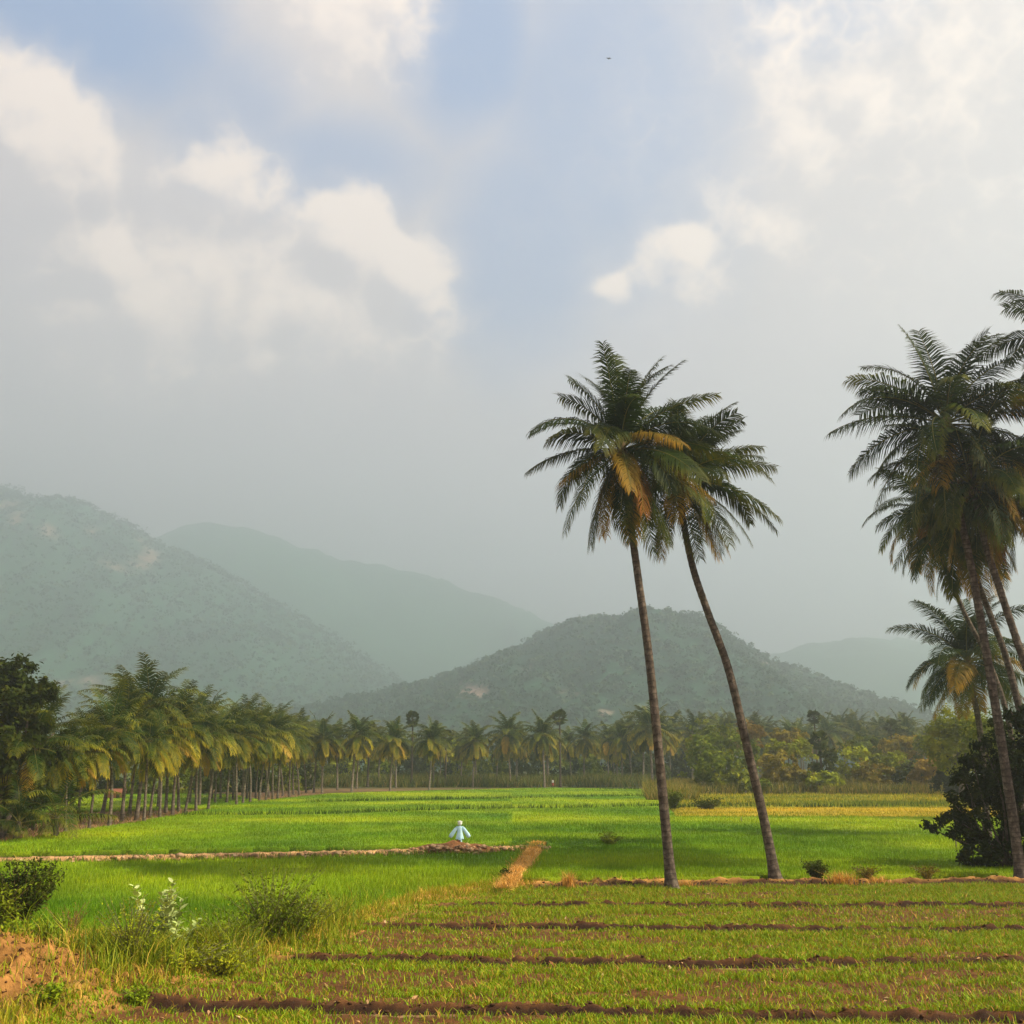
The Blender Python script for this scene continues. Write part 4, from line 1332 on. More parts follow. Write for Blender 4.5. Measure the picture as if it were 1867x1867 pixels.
gb = 'bushes beyond the yellow field'
BS_R = [(1300, 1400, 52, 38, 168, 'tree_mid', 'dark green bush at the left end of the bush line, behind the two tall palms'), (1345, 1372, 45, 45, 180, 'tree_mid', 'tall deep green bush in the right-hand bush line between the two tall trunks'),
        (1335, 1425, 38, 20, 165, 'tree_light', 'low bright green bush in front of the dark ones between the two tall trunks'), (1275, 1368, 40, 36, 186, 'tree_mid', 'green tree with open crown just right of the straight tall trunk'),
        (1310, 1336, 45, 24, 205, 'tree_mid', 'broad spreading tree behind the left end of the bush line'), (1365, 1335, 36, 22, 212, 'tree_rust', 'rust-brown treetop behind the bushes beside the leaning trunk'),
        (1412, 1400, 36, 42, 172, 'tree_olive', 'olive brown bush just right of the leaning tall trunk'), (1440, 1372, 44, 30, 185, 'tree_light', 'bright green bush behind the olive one right of the leaning trunk'),
        (1455, 1420, 40, 22, 167, 'tree_olive', 'low dry olive scrub bush at the edge of the yellow field'), (1497, 1395, 30, 40, 171, 'tree_dark', 'dark upright bush hung with vines around the palmyra trunk'),
        (1510, 1428, 36, 22, 164, 'tree_light', 'low bright green bush at the foot of the vine-covered palmyra'), (1555, 1390, 44, 34, 178, 'tree_light', 'broad yellowish green bush right of the vine-covered palmyra'),
        (1590, 1412, 46, 28, 168, 'tree_olive', 'dry olive bush in the middle of the right-hand bush line'), (1625, 1388, 48, 24, 176, 'tree_light', 'bright green spreading bush left of the round-topped tree'),
        (1660, 1412, 36, 26, 168, 'tree_dark', 'dark bush beside the rusty one near the round-topped tree'), (1690, 1410, 28, 32, 162, 'tree_rust', 'rusty orange dry bush near the right-hand palms'),
        (1735, 1418, 36, 34, 150, 'tree_black', 'very dark rounded bush below the round-topped tree'), (1640, 1362, 52, 22, 200, 'tree_olive', 'greyish olive tree mass behind the bright bush'),
        (1570, 1358, 52, 20, 208, 'tree_mid', 'hazy green trees low behind the middle of the bush line'), (1440, 1345, 40, 18, 214, 'tree_olive', 'hazy olive treetop right of the leaning trunk'),
        (1700, 1362, 36, 26, 190, 'tree_mid', 'green tree just left of the round-topped tree'), (1385, 1432, 26, 14, 160, 'tree_mid', 'small low bush at the foot of the leaning trunk line')]
for i, (px, py, rx, ry, Y, mt, lab) in enumerate(BS_R):
    r2 = np.random.default_rng(500 + i)
    lob = [(px, py, rx * 0.72, ry * 0.8)] + [(px + r2.uniform(-0.75, 0.75) * rx, py + r2.uniform(-0.45, 0.55) * ry, rx * r2.uniform(0.28, 0.5), ry * r2.uniform(0.35, 0.6)) for _ in range(6)]
    lob += [(px + r2.uniform(-0.4, 0.4) * rx, min(py + ry, 1432), rx * 0.7, ry * 0.5)]
    px_tree('bush', Y, lob, 2600, 0.66, M[mt], lab, gb, 'bush', 520 + i, tr=0.14, limbs=4, clump=0.26, nclump=70)

# thicket behind the far palms
gb = 'trees behind the far palm row'
r2 = np.random.default_rng(9)
side_w = ['bright', 'dark', 'dusky', 'olive', 'mid green']
for i, px in enumerate(np.linspace(560, 1262, 22)):
    py = r2.uniform(1376, 1396)
    br = (i in (1, 3, 9))
    mt = 'tree_light' if br else ('tree_dark', 'tree_mid', 'tree_black')[i % 3]
    rx, ry = r2.uniform(30, 46), 1425 - py
    lob = [(px, py + 6, rx * 0.75, ry * 0.7)] + [(px + r2.uniform(-0.8, 0.8) * rx, py + r2.uniform(-0.6, 0.6) * ry, rx * r2.uniform(0.3, 0.55), ry * r2.uniform(0.3, 0.5)) for _ in range(6)] + [(px, 1418, rx, 16)]
    px_tree('thicket_tree', r2.uniform(262, 292) if not br else 258, lob, 2600, 0.75, M[mt],
            '%s tree in the thicket behind the far palm row, %s from the left' % ('bright green' if br else 'dark', ORD[i]), gb, 'tree', 560 + i, tr=0.16, limbs=4, clump=0.28, nclump=70)

# thicket behind the left grove
for i, (px, py, rx, ry, Y) in enumerate(((120, 1420, 50, 36, 122), (215, 1425, 42, 24, 170), (290, 1420, 52, 30, 165), (365, 1420, 48, 30, 172), (435, 1418, 46, 28, 180), (500, 1415, 46, 28, 186), (545, 1412, 40, 30, 196))):
    lob = [(px, py, rx, ry)] + [(px + r2.uniform(-0.8, 0.8) * rx, py + r2.uniform(-0.8, 0.5) * ry, rx * 0.45, ry * 0.5) for _ in range(5)] + [(px, 1442, rx, 12)]
    px_tree('thicket_tree', Y, lob, 2600, 0.6, M[('tree_dark', 'tree_black', 'tree_mid')[i % 3]], 'dark tree seen between the trunks of the left grove, %s from the left' % ORD[i], 'trees behind the left grove', 'tree', 600 + i, tr=0.15, clump=0.34)

# scrub along the far edge of the fields
rg = np.random.default_rng(15)


def scrub(n, px0, px1, Y0, Y1, hr, w, cols, p):
    Y = rg.uniform(Y0, Y1, n)
    x = (rg.uniform(px0, px1, n) - 933.5) / F * Y
    k = fbm(x / 5, Y / 5, 3, 17) > 0.42
    x, Y = x[k], Y[k]
    q = np.stack([x, Y, np.full(len(x), -0.08)], 1)
    h = rg.uniform(*hr, len(x)) * (0.5 + fbm(x / 6, Y / 6, 3, 19))
    return blades(q, h, np.full(len(x), w), rg.uniform(0.1, 0.7, len(x)), pick(rg, len(x), cols, p), rg, False)


sb = [scrub(30000, 560, 1180, 212, 245, (0.8, 2.6), 0.22, [(0.11, 0.14, 0.015), (0.2, 0.18, 0.03), (0.06, 0.09, 0.01), (0.28, 0.2, 0.06)], (4, 3, 3, 1)),
      scrub(30000, 1170, 1260, 135, 196, (0.5, 2.2), 0.16, [(0.24, 0.2, 0.03), (0.12, 0.14, 0.015), (0.34, 0.24, 0.05)], (3, 3, 2)),
      scrub(30000, 1240, 1790, 158, 172, (0.6, 2.4), 0.18, [(0.24, 0.2, 0.03), (0.12, 0.14, 0.015), (0.34, 0.24, 0.06), (0.06, 0.08, 0.01)], (3, 3, 2, 2))]
V = np.concatenate([b[0] for b in sb])
off = np.cumsum([0] + [len(b[0]) for b in sb])
tag(mesh('scrub', V, None, np.concatenate([b[2] + o for b, o in zip(sb, off)]), M['blade'], None, False, {'tint': np.concatenate([b[3] for b in sb])}),
    'tall dry and green scrub along the far edge of the fields', 'scrub', kind='stuff')
# grass and litter on the floor of the left grove
n = 16000
px = rg.uniform(-60, 590, n)
py = rg.uniform(1446, 1545, n)
P = np.array([G(a, b_) for a, b_ in zip(px, py)])
k = ~(inside(P[:, 0], P[:, 1], T2) | inside(P[:, 0], P[:, 1], T4))
P = P[k]
P[:, 2] = -0.08
V, Q, T, C = blades(P, rg.uniform(0.1, 0.4, len(P)), rg.uniform(0.05, 0.1, len(P)), rg.uniform(0.3, 1.5, len(P)), pick(rg, len(P), [(0.3, 0.16, 0.07), (0.42, 0.25, 0.12), (0.16, 0.15, 0.02), (0.12, 0.18, 0.01)], (3, 3, 2, 2)), rg, False)
tag(mesh('grove_litter', V, None, T, M['blade'], None, False, {'tint': C}), 'brown fallen fronds and grass on the floor of the left palm grove', 'litter', kind='stuff')

# ------------------------------------------------------------------ hills


def hill(name, D, ridge, wf, wb, st, rough, tintf, seed, x_pad=0, base=-0.3):
    wf, wb, st, rough = wf * 1.94, wb * 1.94, st * 1.94, rough * 1.94
    pr = np.array([A(x, y, D)[[0, 2]] for x, y in ridge])
    gx = np.arange(pr[0, 0], pr[-1, 0], st)
    gy = np.concatenate([np.arange(D - wf, D, st), np.arange(D, D + wb, st * 2)])
    X, Y = np.meshgrid(gx, gy, indexing='ij')
    S = spline(np.c_[pr, 0 * pr[:, 0]], 400)
    rz = np.interp(X, S[:, 0], S[:, 1])
    t = np.where(Y < D, (D - Y) / wf, (Y - D) / wb)
    t = np.clip(t, 0, 1)
    spur = fbm(X / (st * 28), Y / (st * 60), 4, seed) - 0.5
    tt = np.clip(t + 0.55 * spur * np.sin(np.pi * np.clip(t, 0, 1)), 0, 1)
    prof = 0.5 + 0.5 * np.cos(np.pi * tt ** 0.92)
    Z = base + (rz - base) * prof + rough * (fbm(X / (st * 3), Y / (st * 3), 4, seed + 2) - 0.5) * (0.25 + prof) * smooth(1, 0.9, t)
    Z = np.maximum(Z, base)
    ti, rock = tintf(X, Y, Z, t)
    nx, ny = X.shape
    k = np.arange(nx * ny).reshape(nx, ny)
    Q = np.stack([k[:-1, :-1], k[1:, :-1], k[1:, 1:], k[:-1, 1:]], -1).reshape(-1, 4)
    o = mesh(name, np.stack([X, Y, Z], -1).reshape(-1, 3), Q, None, tint_mat(name + '_ground', 0.12, 0.5, 0.8, 3.0), None, True, {'tint': ti.reshape(-1, 3)})
    tag(o, kind='structure')

    def at(x, y):
        i = np.clip(((x - gx[0]) / st).astype(int), 0, nx - 1)
        j = np.clip(np.searchsorted(gy, y), 0, ny - 1)
        return Z[i, j], rock[i, j]
    return at, gx, gy


GRNH = np.array([0.040, 0.110, 0.062])  # forest green with some of the haze's blue-green painted in
ROCK = np.array([0.36, 0.25, 0.19])


def rock_tint(D, spots, seed, sc, green=GRNH, dk=1.0):
    def f(X, Y, Z, t):
        r = np.zeros(X.shape)
        # photo position of each slope point, so the bare faces lie where they are on the real hill
        n = fbm(X / sc, Z / sc * 1.6 + Y / sc * 0.5, 4, seed)
        dd = np.stack([X, CT * (Y) + ST * (Z - H), -ST * Y + CT * (Z - H)], -1)
        U, V_ = 933.5 + F * dd[..., 0] / dd[..., 1], 933.5 - F * dd[..., 2] / dd[..., 1]
        for px, py, rx, ry, s in spots:
            q = ((U - px) / rx) ** 2 + ((V_ - py) / ry) ** 2
            r = np.maximum(r, s * smooth(1.2, 0.5, q + 1.6 * (n - 0.5)))
        r = r * smooth(0.42, 0.56, n)
        m = fbm(X / (sc * 1.5), Y / (sc * 1.5), 4, seed + 7)[..., None]
        c = green * dk * (0.55 + 0.9 * m)
        return c * (1 - r[..., None]) + ROCK * r[..., None] * (0.7 + 0.6 * m), r
    return f


mid_ridge = [(430, 1336), (500, 1318), (560, 1303), (640, 1281), (720, 1262), (800, 1243), (860, 1224), (910, 1203), (960, 1178), (1010, 1154), (1040, 1145), (1090, 1142), (1150, 1138), (1200, 1142), (1240, 1154), (1280, 1172), (1330, 1194), (1380, 1218), (1430, 1246), (1475, 1278), (1510, 1306), (1550, 1334), (1595, 1362), (1640, 1384)]
at1, hx, hy = hill('hill', 1380, mid_ridge, 430, 300, 3.0, 9, rock_tint(1380, [(862, 1262, 34, 14, 1), (1035, 1262, 22, 9, 0.8), (1102, 1302, 14, 7, 1), (830, 1250, 14, 8, .6), (1400, 1210, 18, 6, 1.0), (960, 1220, 10, 5, .7), (1180, 1290, 12, 6, .6)], 700, 40, GRNH, 0.72), 710)
left_ridge = [(-420, 760), (-250, 800), (-120, 850), (-40, 885), (0, 893), (40, 903), (80, 915), (130, 922), (170, 930), (210, 952), (250, 972), (300, 1000), (350, 1025), (400, 1050), (450, 1075), (500, 1105), (560, 1140), (620, 1178), (700, 1230), (780, 1290), (860, 1340), (960, 1388)]
at2, lx, ly = hill('mountain', 2250, left_ridge, 620, 400, 7.0, 16, rock_tint(2250, [(235, 1012, 62, 34, 1), (172, 975, 14, 22, 1), (88, 968, 20, 18, .7), (20, 925, 30, 18, .6), (30, 950, 12, 10, .9), (115, 1245, 16, 10, 1), (165, 1243, 24, 14, .8), (460, 1050, 10, 6, .8)], 720, 90), 730)
hill('mountain', 3300, [(-200, 1080), (100, 1040), (250, 1000), (330, 972), (390, 962), (440, 966), (500, 985), (560, 1008), (640, 1030), (720, 1040), (800, 1060), (870, 1085), (950, 1112), (1020, 1150), (1100, 1195), (1250, 1260), (1400, 1330), (1500, 1388)], 700, 250, 12, 22, rock_tint(1850, [], 740, 120), 750)
hill('mountain', 3000, [(1150, 1388), (1250, 1290), (1320, 1230), (1390, 1198), (1450, 1184), (1530, 1174), (1620, 1172), (1720, 1178), (1800, 1186), (1900, 1190), (2100, 1160), (2300, 1180), (2500, 1240)], 600, 350, 12, 20, rock_tint(1700, [], 760, 120), 770)

# the scrub forest that covers the hill and the mountain


def forest(name, n, at, x0, x1, y0, y1, rad, nl, leaf, seed, label, dens_sc, dk=1.0):
    r2 = np.random.default_rng(seed)
    x, y = r2.uniform(x0, x1, n), r2.uniform(y0, y1, n)
    z, rk = at(x, y)
    k = (r2.random(n) > rk * 1.1) & (z > 1) & (np.abs(x) < y * 0.56 + 40) & (r2.random(n) < 0.35 + 1.1 * fbm(x / dens_sc, y / dens_sc, 3, seed))
    x, y, z = x[k], y[k], z[k]
    m = len(x)
    r = rad * r2.uniform(0.5, 1.35, m) * np.where(r2.random(m) < 0.04, 1.7, 1)
    d = norm(r2.normal(0, 1, (m, nl, 3)))
    d[..., 2] = np.abs(d[..., 2])
    P = np.stack([x, y, z], 1)[:, None, :] + d * r[:, None, None] * np.array([1, 1, 1.1]) * r2.uniform(0.6, 1.1, (m, nl, 1)) + np.array([0, 0, 0.4 * rad])
    V, Q = leaves(P.reshape(-1, 3), leaf, r2, 0.5, d.reshape(-1, 3), 0.8)
    c = pick(r2, m, [(0.032, 0.085, 0.048), (0.055, 0.115, 0.06), (0.10, 0.15, 0.07), (0.02, 0.055, 0.032)], (4, 3, 1.2, 2))  # tree tints carry the haze's blue-green in their own colour
    tag(mesh(name, V, Q, None, M['blade'], None, False, {'tint': np.repeat(np.repeat(c * dk, nl, 0), 4, 0)}), label, 'forest', kind='stuff')


forest('hill_forest', 17000, at1, hx[0], hx[-1], 560, 1425, 3.4, 16, 2.8, 781, 'hazy scrub forest covering the round hill in the middle', 30, 0.9)
forest('mountain_forest', 15000, at2, lx[0], lx[-1], 1040, 2330, 6.0, 9, 5.2, 783, 'hazy blue-green forest covering the mountain at left', 70)
# ------------------------------------------------------------------ smaller things in the fields
rg = np.random.default_rng(44)

# dirt heap on the bank and the scarecrow standing in it
hc = G(828, 1554, 0.2)
n = 26
a = np.linspace(0, 2 * np.pi, n, endpoint=False)
V, C = [], []
rings = np.linspace(0, 1, 12)
for r_ in rings:
    for j in range(n):
        x, y = 2.3 * r_ * math.cos(a[j]), 1.05 * r_ * math.sin(a[j])
        nz = float(fbm(np.array([x * 1.6 + 9]), np.array([y * 1.6 + 4]), 4, 55)[0])
        V.append([x * (0.9 + 0.3 * nz), y, 0.42 * (1 - r_ ** 1.6) * (0.7 + 0.6 * nz) + 0.12 * (nz - 0.5) + 0.12 * (1 - r_)])
V = np.array(V)
V[:n] = V[:n].mean(0)
Q = []
for i in range(11):
    for j in range(n):
        Q.append([i * n + j, (i + 1) * n + j, (i + 1) * n + (j + 1) % n, i * n + (j + 1) % n])
C = np.array([0.24, 0.105, 0.04]) * (0.4 + 1.2 * fbm(V[:, 0] * 2.5 + 3, V[:, 1] * 2.5 + 8, 3, 57))[:, None]
o = mesh('dirt_heap', V, Q, None, tint_mat('heap_soil', 5, 0.6, 0.9, 0.1), None, True, {'tint': C})
o.location = (hc[0], hc[1], 0.24)
tag(o, 'reddish brown heap of loose dirt on the earth bank under the scarecrow', 'dirt heap')
q = np.stack([hc[0] + rg.normal(0, 1.0, 130), hc[1] - np.abs(rg.normal(0.7, 0.35, 130)), rg.uniform(0.25, 0.6, 130)], 1)
tag(clods(0, q, 0.12, 19).build('dirt_clods', M['rubble']), 'loose clods tumbled down the front of the dirt heap', 'clods', kind='stuff')

sc = A(838, 1544, hc[1])
root = empty('scarecrow', (sc[0], sc[1], sc[2] + 0.10))
tag(root, 'scarecrow in a pale blue shirt with drooping sleeves and white pot head', 'scarecrow')
mb = MB()
mb.tube([(0, 0, -0.15), (0.01, 0, 0.6), (0, 0, 1.12)], [0.028, 0.028, 0.022], 8)
mb.build('pole', M['wood'], root, True)
mb = MB()
mb.tube([(-0.26, 0, 0.93), (0.02, -0.02, 0.99), (0.28, 0, 0.92)], [0.018, 0.02, 0.016], 6)
mb.build('crossbar', M['wood'], root, True)
# shirt body: folded cloth hanging from the bar
n = 28
V, Q = [], []
prof = [(0.99, 0.06, 0.05), (0.95, 0.15, 0.07), (0.85, 0.15, 0.08), (0.7, 0.14, 0.085), (0.55, 0.16, 0.10), (0.4, 0.19, 0.12), (0.29, 0.21, 0.13)]
for i, (zz, rx, ry) in enumerate(prof):
    for j in range(n):
        t = 2 * np.pi * j / n
        f = 1 + 0.16 * (i / 6) * math.sin(5 * t + 0.4 * i) + 0.08 * (i / 6) * math.sin(9 * t)
        V.append([rx * f * math.cos(t), ry * f * math.sin(t), zz - 0.03 * math.sin(3 * t) * (i / 6)])
for i in range(len(prof) - 1):
    for j in range(n):
        Q.append([i * n + j, (i + 1) * n + j, (i + 1) * n + (j + 1) % n, i * n + (j + 1) % n])
mesh('shirt', V, Q, None, M['cloth'], root, True)
for s in (-1, 1):
    S = spline([(s * 0.10, 0, 0.93), (s * 0.24, -0.01, 0.80), (s * 0.40, 0.0, 0.58), (s * 0.53, 0.02, 0.40)], 10)
    V, Q, T = tube(S, np.array([0.075, 0.085, 0.09, 0.09, 0.095, 0.10, 0.105, 0.11, 0.105, 0.085]), 12)
    V[:, 1] *= 0.55
    mesh('sleeve', V, Q, T, M['cloth'], root, True)
z_ = np.linspace(-1, 1, 9)
V, Q, T = tube(np.stack([0 * z_, 0 * z_, 1.13 + 0.13 * z_], 1), 0.125 * np.sqrt(np.clip(1 - z_ ** 2, 0.12, 1)), 14)
mesh('pot_head', V, Q, T, M['white'], root, True)
V, Q, T = tube([(0, 0, 1.215), (0, 0, 1.235), (0, 0, 1.25)], [0.145, 0.14, 0.06], 14)
mesh('pot_rim', V, Q, T, M['white'], root, True)
for s in (-1, 1):
    mb = MB()
    mb.tube([(s * 0.07, 0, 0.34), (s * 0.08, 0, 0.12), (s * 0.09, 0.01, -0.12)], [0.055, 0.05, 0.06], 8)
    mb.build('trouser_leg', M['plaster'] if s < 0 else M['cloth'], root, True)

# the pale boulder on the bank
c = A(331, 1561, G(331, 1568, 0.2)[1])
clods(0, [(0, 0, 0)], 0.2, 77).build('boulder', M['rubble']).location = (c[0], c[1] - 0.3, 0.45)
tag(bpy.data.objects['boulder'], 'pale rounded stone lying on top of the earth bank at left', 'stone')

# a person far off at the edge of the field
b = G(1008, 1437)
root = empty('person', (b[0], b[1], 0.0), R(160))
tag(root, 'person in a pale shirt and reddish cloth standing at the far field edge', 'person')


def skin_body(name, joints, edges, radii, mat, parent):
    me = bpy.data.meshes.new(name)
    me.from_pydata(joints, edges, [])
    o = bpy.data.objects.new(name, me)
    COL.objects.link(o)
    o.parent = parent
    md = o.modifiers.new('skin', 'SKIN')
    for v, r in zip(me.skin_vertices[0].data, radii):
        v.radius = (r, r)
    me.skin_vertices[0].data[0].use_root = True
    o.modifiers.new('subsurf', 'SUBSURF').levels = 1
    me.materials.append(mat)
    return o


skin_body('body', [(0, 0, .92), (0, 0, 1.15), (0, 0, 1.40), (0, .02, 1.50), (0, .03, 1.62), (0, .02, 1.70), (-.18, 0, 1.38), (-.24, .04, 1.10), (-.20, .22, .95), (.18, 0, 1.38), (.25, .02, 1.10), (.24, .12, .88),
                   (-.09, 0, .86), (-.11, .03, .47), (-.12, 0, .06), (-.12, .12, .02), (.09, 0, .86), (.12, .06, .47), (.12, 0, .06), (.12, .12, .02)],
          [(0, 1), (1, 2), (2, 3), (3, 4), (4, 5), (2, 6), (6, 7), (7, 8), (2, 9), (9, 10), (10, 11), (0, 12), (12, 13), (13, 14), (14, 15), (0, 16), (16, 17), (17, 18), (18, 19)],
          [.13, .12, .13, .055, .085, .07, .06, .045, .035, .06, .045, .035, .085, .06, .045, .035, .085, .06, .045, .035], M['skin'], root)
V, Q, T = tube([(0, 0, .90), (0, 0, 1.1), (0, 0, 1.3), (0, 0, 1.42), (0, 0, 1.48)], [.19, .17, .20, .19, .08], 12, False)
V[:, 1] *= 0.75
mesh('shirt', V, Q, None, M['white'], root, True)
V, Q, T = tube([(0, 0, 1.0), (0, 0, .8), (0, .02, .5)], [.185, .20, .22], 12, False)
V[:, 1] *= 0.8
mesh('wrap_cloth', V, Q, None, M['red_cloth'], root, True)
V, Q, T = tube([(0, .0, 1.62), (0, 0, 1.70), (0, 0, 1.76)], [.10, .10, .05], 10)
mesh('hair', V, Q, T, M['feather'], root, True)

# a bird high in the sky
c = A(1110, 107, 70)
root = empty('bird', c, R(15))
root.scale = (0.6, 0.6, 0.6)
tag(root, 'small dark bird gliding high in the blue part of the sky', 'bird')
z_ = np.linspace(-1, 1, 11)
prof = np.array([.004, .03, .045, .055, .058, .055, .045, .035, .03, .022, .004])
V, Q, T = tube(np.stack([0 * z_, z_ * 0.19, 0.01 * z_], 1), prof, 10)
body = mesh('body', V, Q, T, M['feather'], root, True)
for s in (-1, 1):
    V = np.array([[s * .03, -.06, .02], [s * .03, .07, .02], [s * .17, .09, .07], [s * .17, -.05, .07], [s * .33, .0, .045], [s * .33, -.07, .045]])
    V = np.concatenate([V, V - [0, 0, .012]])
    Q = [[0, 1, 2, 3], [3, 2, 4, 5], [7, 6, 9, 8], [8, 9, 11, 10], [1, 7, 8, 2], [2, 8, 10, 4], [6, 0, 3, 9], [9, 3, 5, 11], [4, 10, 11, 5]]
    mesh('wing', V, Q, None, M['feather'], root)
V = np.array([[-.02, -.16, 0], [.02, -.16, 0], [.07, -.29, 0.0], [-.07, -.29, 0.0]])
V = np.concatenate([V, V - [0, 0, .01]])
mesh('tail', V, [[0, 1, 2, 3], [7, 6, 5, 4], [0, 4, 5, 1], [1, 5, 6, 2], [2, 6, 7, 3], [3, 7, 4, 0]], None, M['feather'], root)

# the hut with a red roof glimpsed through the left grove
b = G(212, 1457)
root = empty('hut', (b[0], b[1], -0.08), R(12))
root.scale = (0.62, 0.7, 0.62)
tag(root, 'small reddish hut with tiled roof glimpsed between the left grove trunks', 'hut')
mb = MB()
mb.box((0, 0, 0.75), (3.2, 2.6, 1.5))
mb.build('wall', M['plaster'], root)
mb = MB()
V = np.array([[-1.9, -1.6, 1.45], [1.9, -1.6, 1.45], [1.9, 0, 2.35], [-1.9, 0, 2.35], [-1.9, 1.6, 1.45], [1.9, 1.6, 1.45]])
V = np.concatenate([V, V - [0, 0, .1]])
mb.add(V, [[0, 1, 2, 3], [3, 2, 5, 4], [6, 9, 8, 7], [9, 10, 11, 8], [0, 6, 7, 1], [4, 5, 11, 10], [0, 3, 9, 6], [3, 4, 10, 9], [1, 7, 8, 2], [2, 8, 11, 5]])
mb.build('roof', M['tile'], root)
mb = MB()
mb.box((0.5, -1.33, 0.62), (0.7, 0.06, 1.2))
mb.build('door', M['dark_door'], root)
mb = MB()
mb.box((-0.8, -1.33, 0.85), (0.6, 0.06, 0.5))
mb.build('window', M['dark_door'], root)

# thin posts
for px, py, top, lab in ((1744, 1550, 1516, 'thin grey wooden post in the rice beside the dark bushy tree'), (1352, 1501, 1489, 'short dark stake in the rice at the edge of the golden strip')):
    b = G(px, py, 0.1)
    h = A(px, top, b[1])[2]
    mb = MB()
    mb.tube([(0, 0, -0.2), (0.01, 0, h * 0.5), (-0.01, 0, h)], [0.04, 0.036, 0.03], 8)
    o = mb.build('wooden_post', M['wood'], None, True)
    o.location = (b[0], b[1], 0)
    tag(o, lab, 'post')

# ------------------------------------------------------------------ shrubs and tufts


def leafy_stems(n, h, spread, nleaf, leaf, seed, aspect=0.45, lo=0.15, curve=0.25):
    """stems fanning from one root, with leaves along them: two meshes' data"""
    r2 = np.random.default_rng(seed)
    st = MB()
    P, D = [], []
    for i in range(n):
        a = r2.uniform(0, 6.28)
        hh = h * r2.uniform(0.55, 1.05)
        s = spread * r2.uniform(0.1, 1)
        b0 = np.array([math.cos(a), math.sin(a), 0]) * 0.12 * spread * r2.random()
        S = spline([b0 - [0, 0, .05], b0 + [math.cos(a) * s * 0.35, math.sin(a) * s * 0.35, hh * 0.5], b0 + [math.cos(a) * s + r2.normal(0, curve * .3), math.sin(a) * s + r2.normal(0, curve * .3), hh]], 9)
        st.tube(S, np.linspace(0.013, 0.004, 9), 4, False)
        u = r2.uniform(lo, 1, nleaf)
        i0 = np.minimum((u * 8).astype(int), 7)
        f = (u * 8 - i0)[:, None]
        p = S[i0] * (1 - f) + S[i0 + 1] * f
        P.append(p + r2.normal(0, leaf * 0.6, (nleaf, 3)))
        D.append(norm(r2.normal(0, 1, (nleaf, 3))))
    V, Q = leaves(np.concatenate(P), leaf, r2, 0.6, np.concatenate(D) * 0.6, aspect)
    return st, V, Q


def shrub(name, px, py, n, h, spread, nleaf, leaf, seed, leafm, stemm, label, cat='shrub', z=0.0, group=None, **kw):
    b = G(px, py, z)
    zz = float(field(b[None, :1].T[0], b[None, 1:2].T[0])[0][0]) if b[1] < 45 else z
    root = empty(name, (b[0], b[1], zz))
    tag(root, label, cat, group)
    st, V, Q = leafy_stems(n, h, spread, nleaf, leaf, seed, **kw)
    st.build('stem', stemm, root, True)
    mesh('foliage', V, Q, None, leafm, root)
    return root


shrub('feathery_shrub', 490, 1735, 90, 1.9, 1.55, 30, 0.10, 801, M['shrub'], M['stem'], 'tall feathery green shrub, the largest on the bank in the left foreground')
shrub('feathery_shrub', 415, 1752, 60, 1.2, 1.1, 26, 0.09, 802, M['shrub'], M['stem'], 'lower feathery green shrub between the pale milkweed and the tallest feathery shrub')
shrub('feathery_shrub', 560, 1712, 50, 1.1, 1.0, 22, 0.09, 803, M['tree_light'], M['stem'], 'thin wispy green shrub at the right end of the foreground shrubs')
shrub('feathery_shrub', 360, 1765, 60, 0.95, 1.1, 24, 0.10, 821, M['tree_light'], M['stem'], 'yellow green feathery weeds between the pale milkweed and the lower feathery shrub')
shrub('feathery_shrub', 535, 1728, 60, 1.45, 1.0, 28, 0.09, 822, M['shrub'], M['stem'], 'leafy green shrub leaning on the right side of the largest feathery shrub')
shrub('weed_clump', 235, 1800, 70, 1.45, 0.9, 22, 0.07, 804, M['tree_light'], M['stem'], 'dark stalky weed clump left of the pale milkweed')
shrub('weed_clump', 340, 1790, 60, 0.5, 1.2, 24, 0.08, 805, M['tree_light'], M['stem'], 'yellowish green weeds at the foot of the pale milkweed')
shrub('weed_clump', 410, 1782, 50, 0.6, 1.0, 22, 0.08, 814, M['tree_light'], M['stem'], 'low bright weed clump in front of the feathery shrubs')
shrub('weed_clump', 250, 1838, 20, 0.35, 0.35, 24, 0.09, 815, M['shrub'], M['stem'], 'small green weed by the left end of the nearest furrow')
shrub('weed_clump', 85, 1860, 26, 0.45, 0.5, 26, 0.11, 816, M['shrub'], M['stem'], 'leafy green weed in the lower left corner')
shrub('leafy_bush', 30, 1708, 80, 2.0, 1.2, 60, 0.12, 806, M['tree_dark'], M['dead_stem'], 'rounded dark bush with hanging dry stems at the left frame edge', lo=0.5)
shrub('leafy_bush', -25, 1722, 50, 1.5, 1.0, 50, 0.12, 807, M['tree_mid'], M['dead_stem'], 'bush cut by the left frame edge beside the one with dry stems', lo=0.4)
shrub('leafy_bush', 30, 1775, 30, 0.75, 0.5, 34, 0.13, 808, M['shrub'], M['stem'], 'small broad-leaved bush below the rounded dark bush at the left edge')
shrub('dry_shrub', 125, 1720, 30, 1.0, 0.7, 8, 0.06, 809, M['tree_rust'], M['dead_stem'], 'wispy dry brown shrub on the straw slope at left')
shrub('weed_clump', 75, 1800, 16, 0.5, 0.35, 20, 0.1, 817, M['shrub'], M['stem'], 'dark small weed on the brown soil mound at left')
shrub('leafy_bush', 1490, 1604, 60, 0.75, 0.6, 40, 0.10, 810, M['tree_dark'], M['stem'], 'small round dark green bush right of the leaning palm base', z=0.1)
shrub('leafy_bush', 1580, 1600, 30, 0.5, 0.7, 20, 0.09, 811, M['tree_olive'], M['stem'], 'thin olive shrub between the small round bush and the right-hand palms', z=0.1)
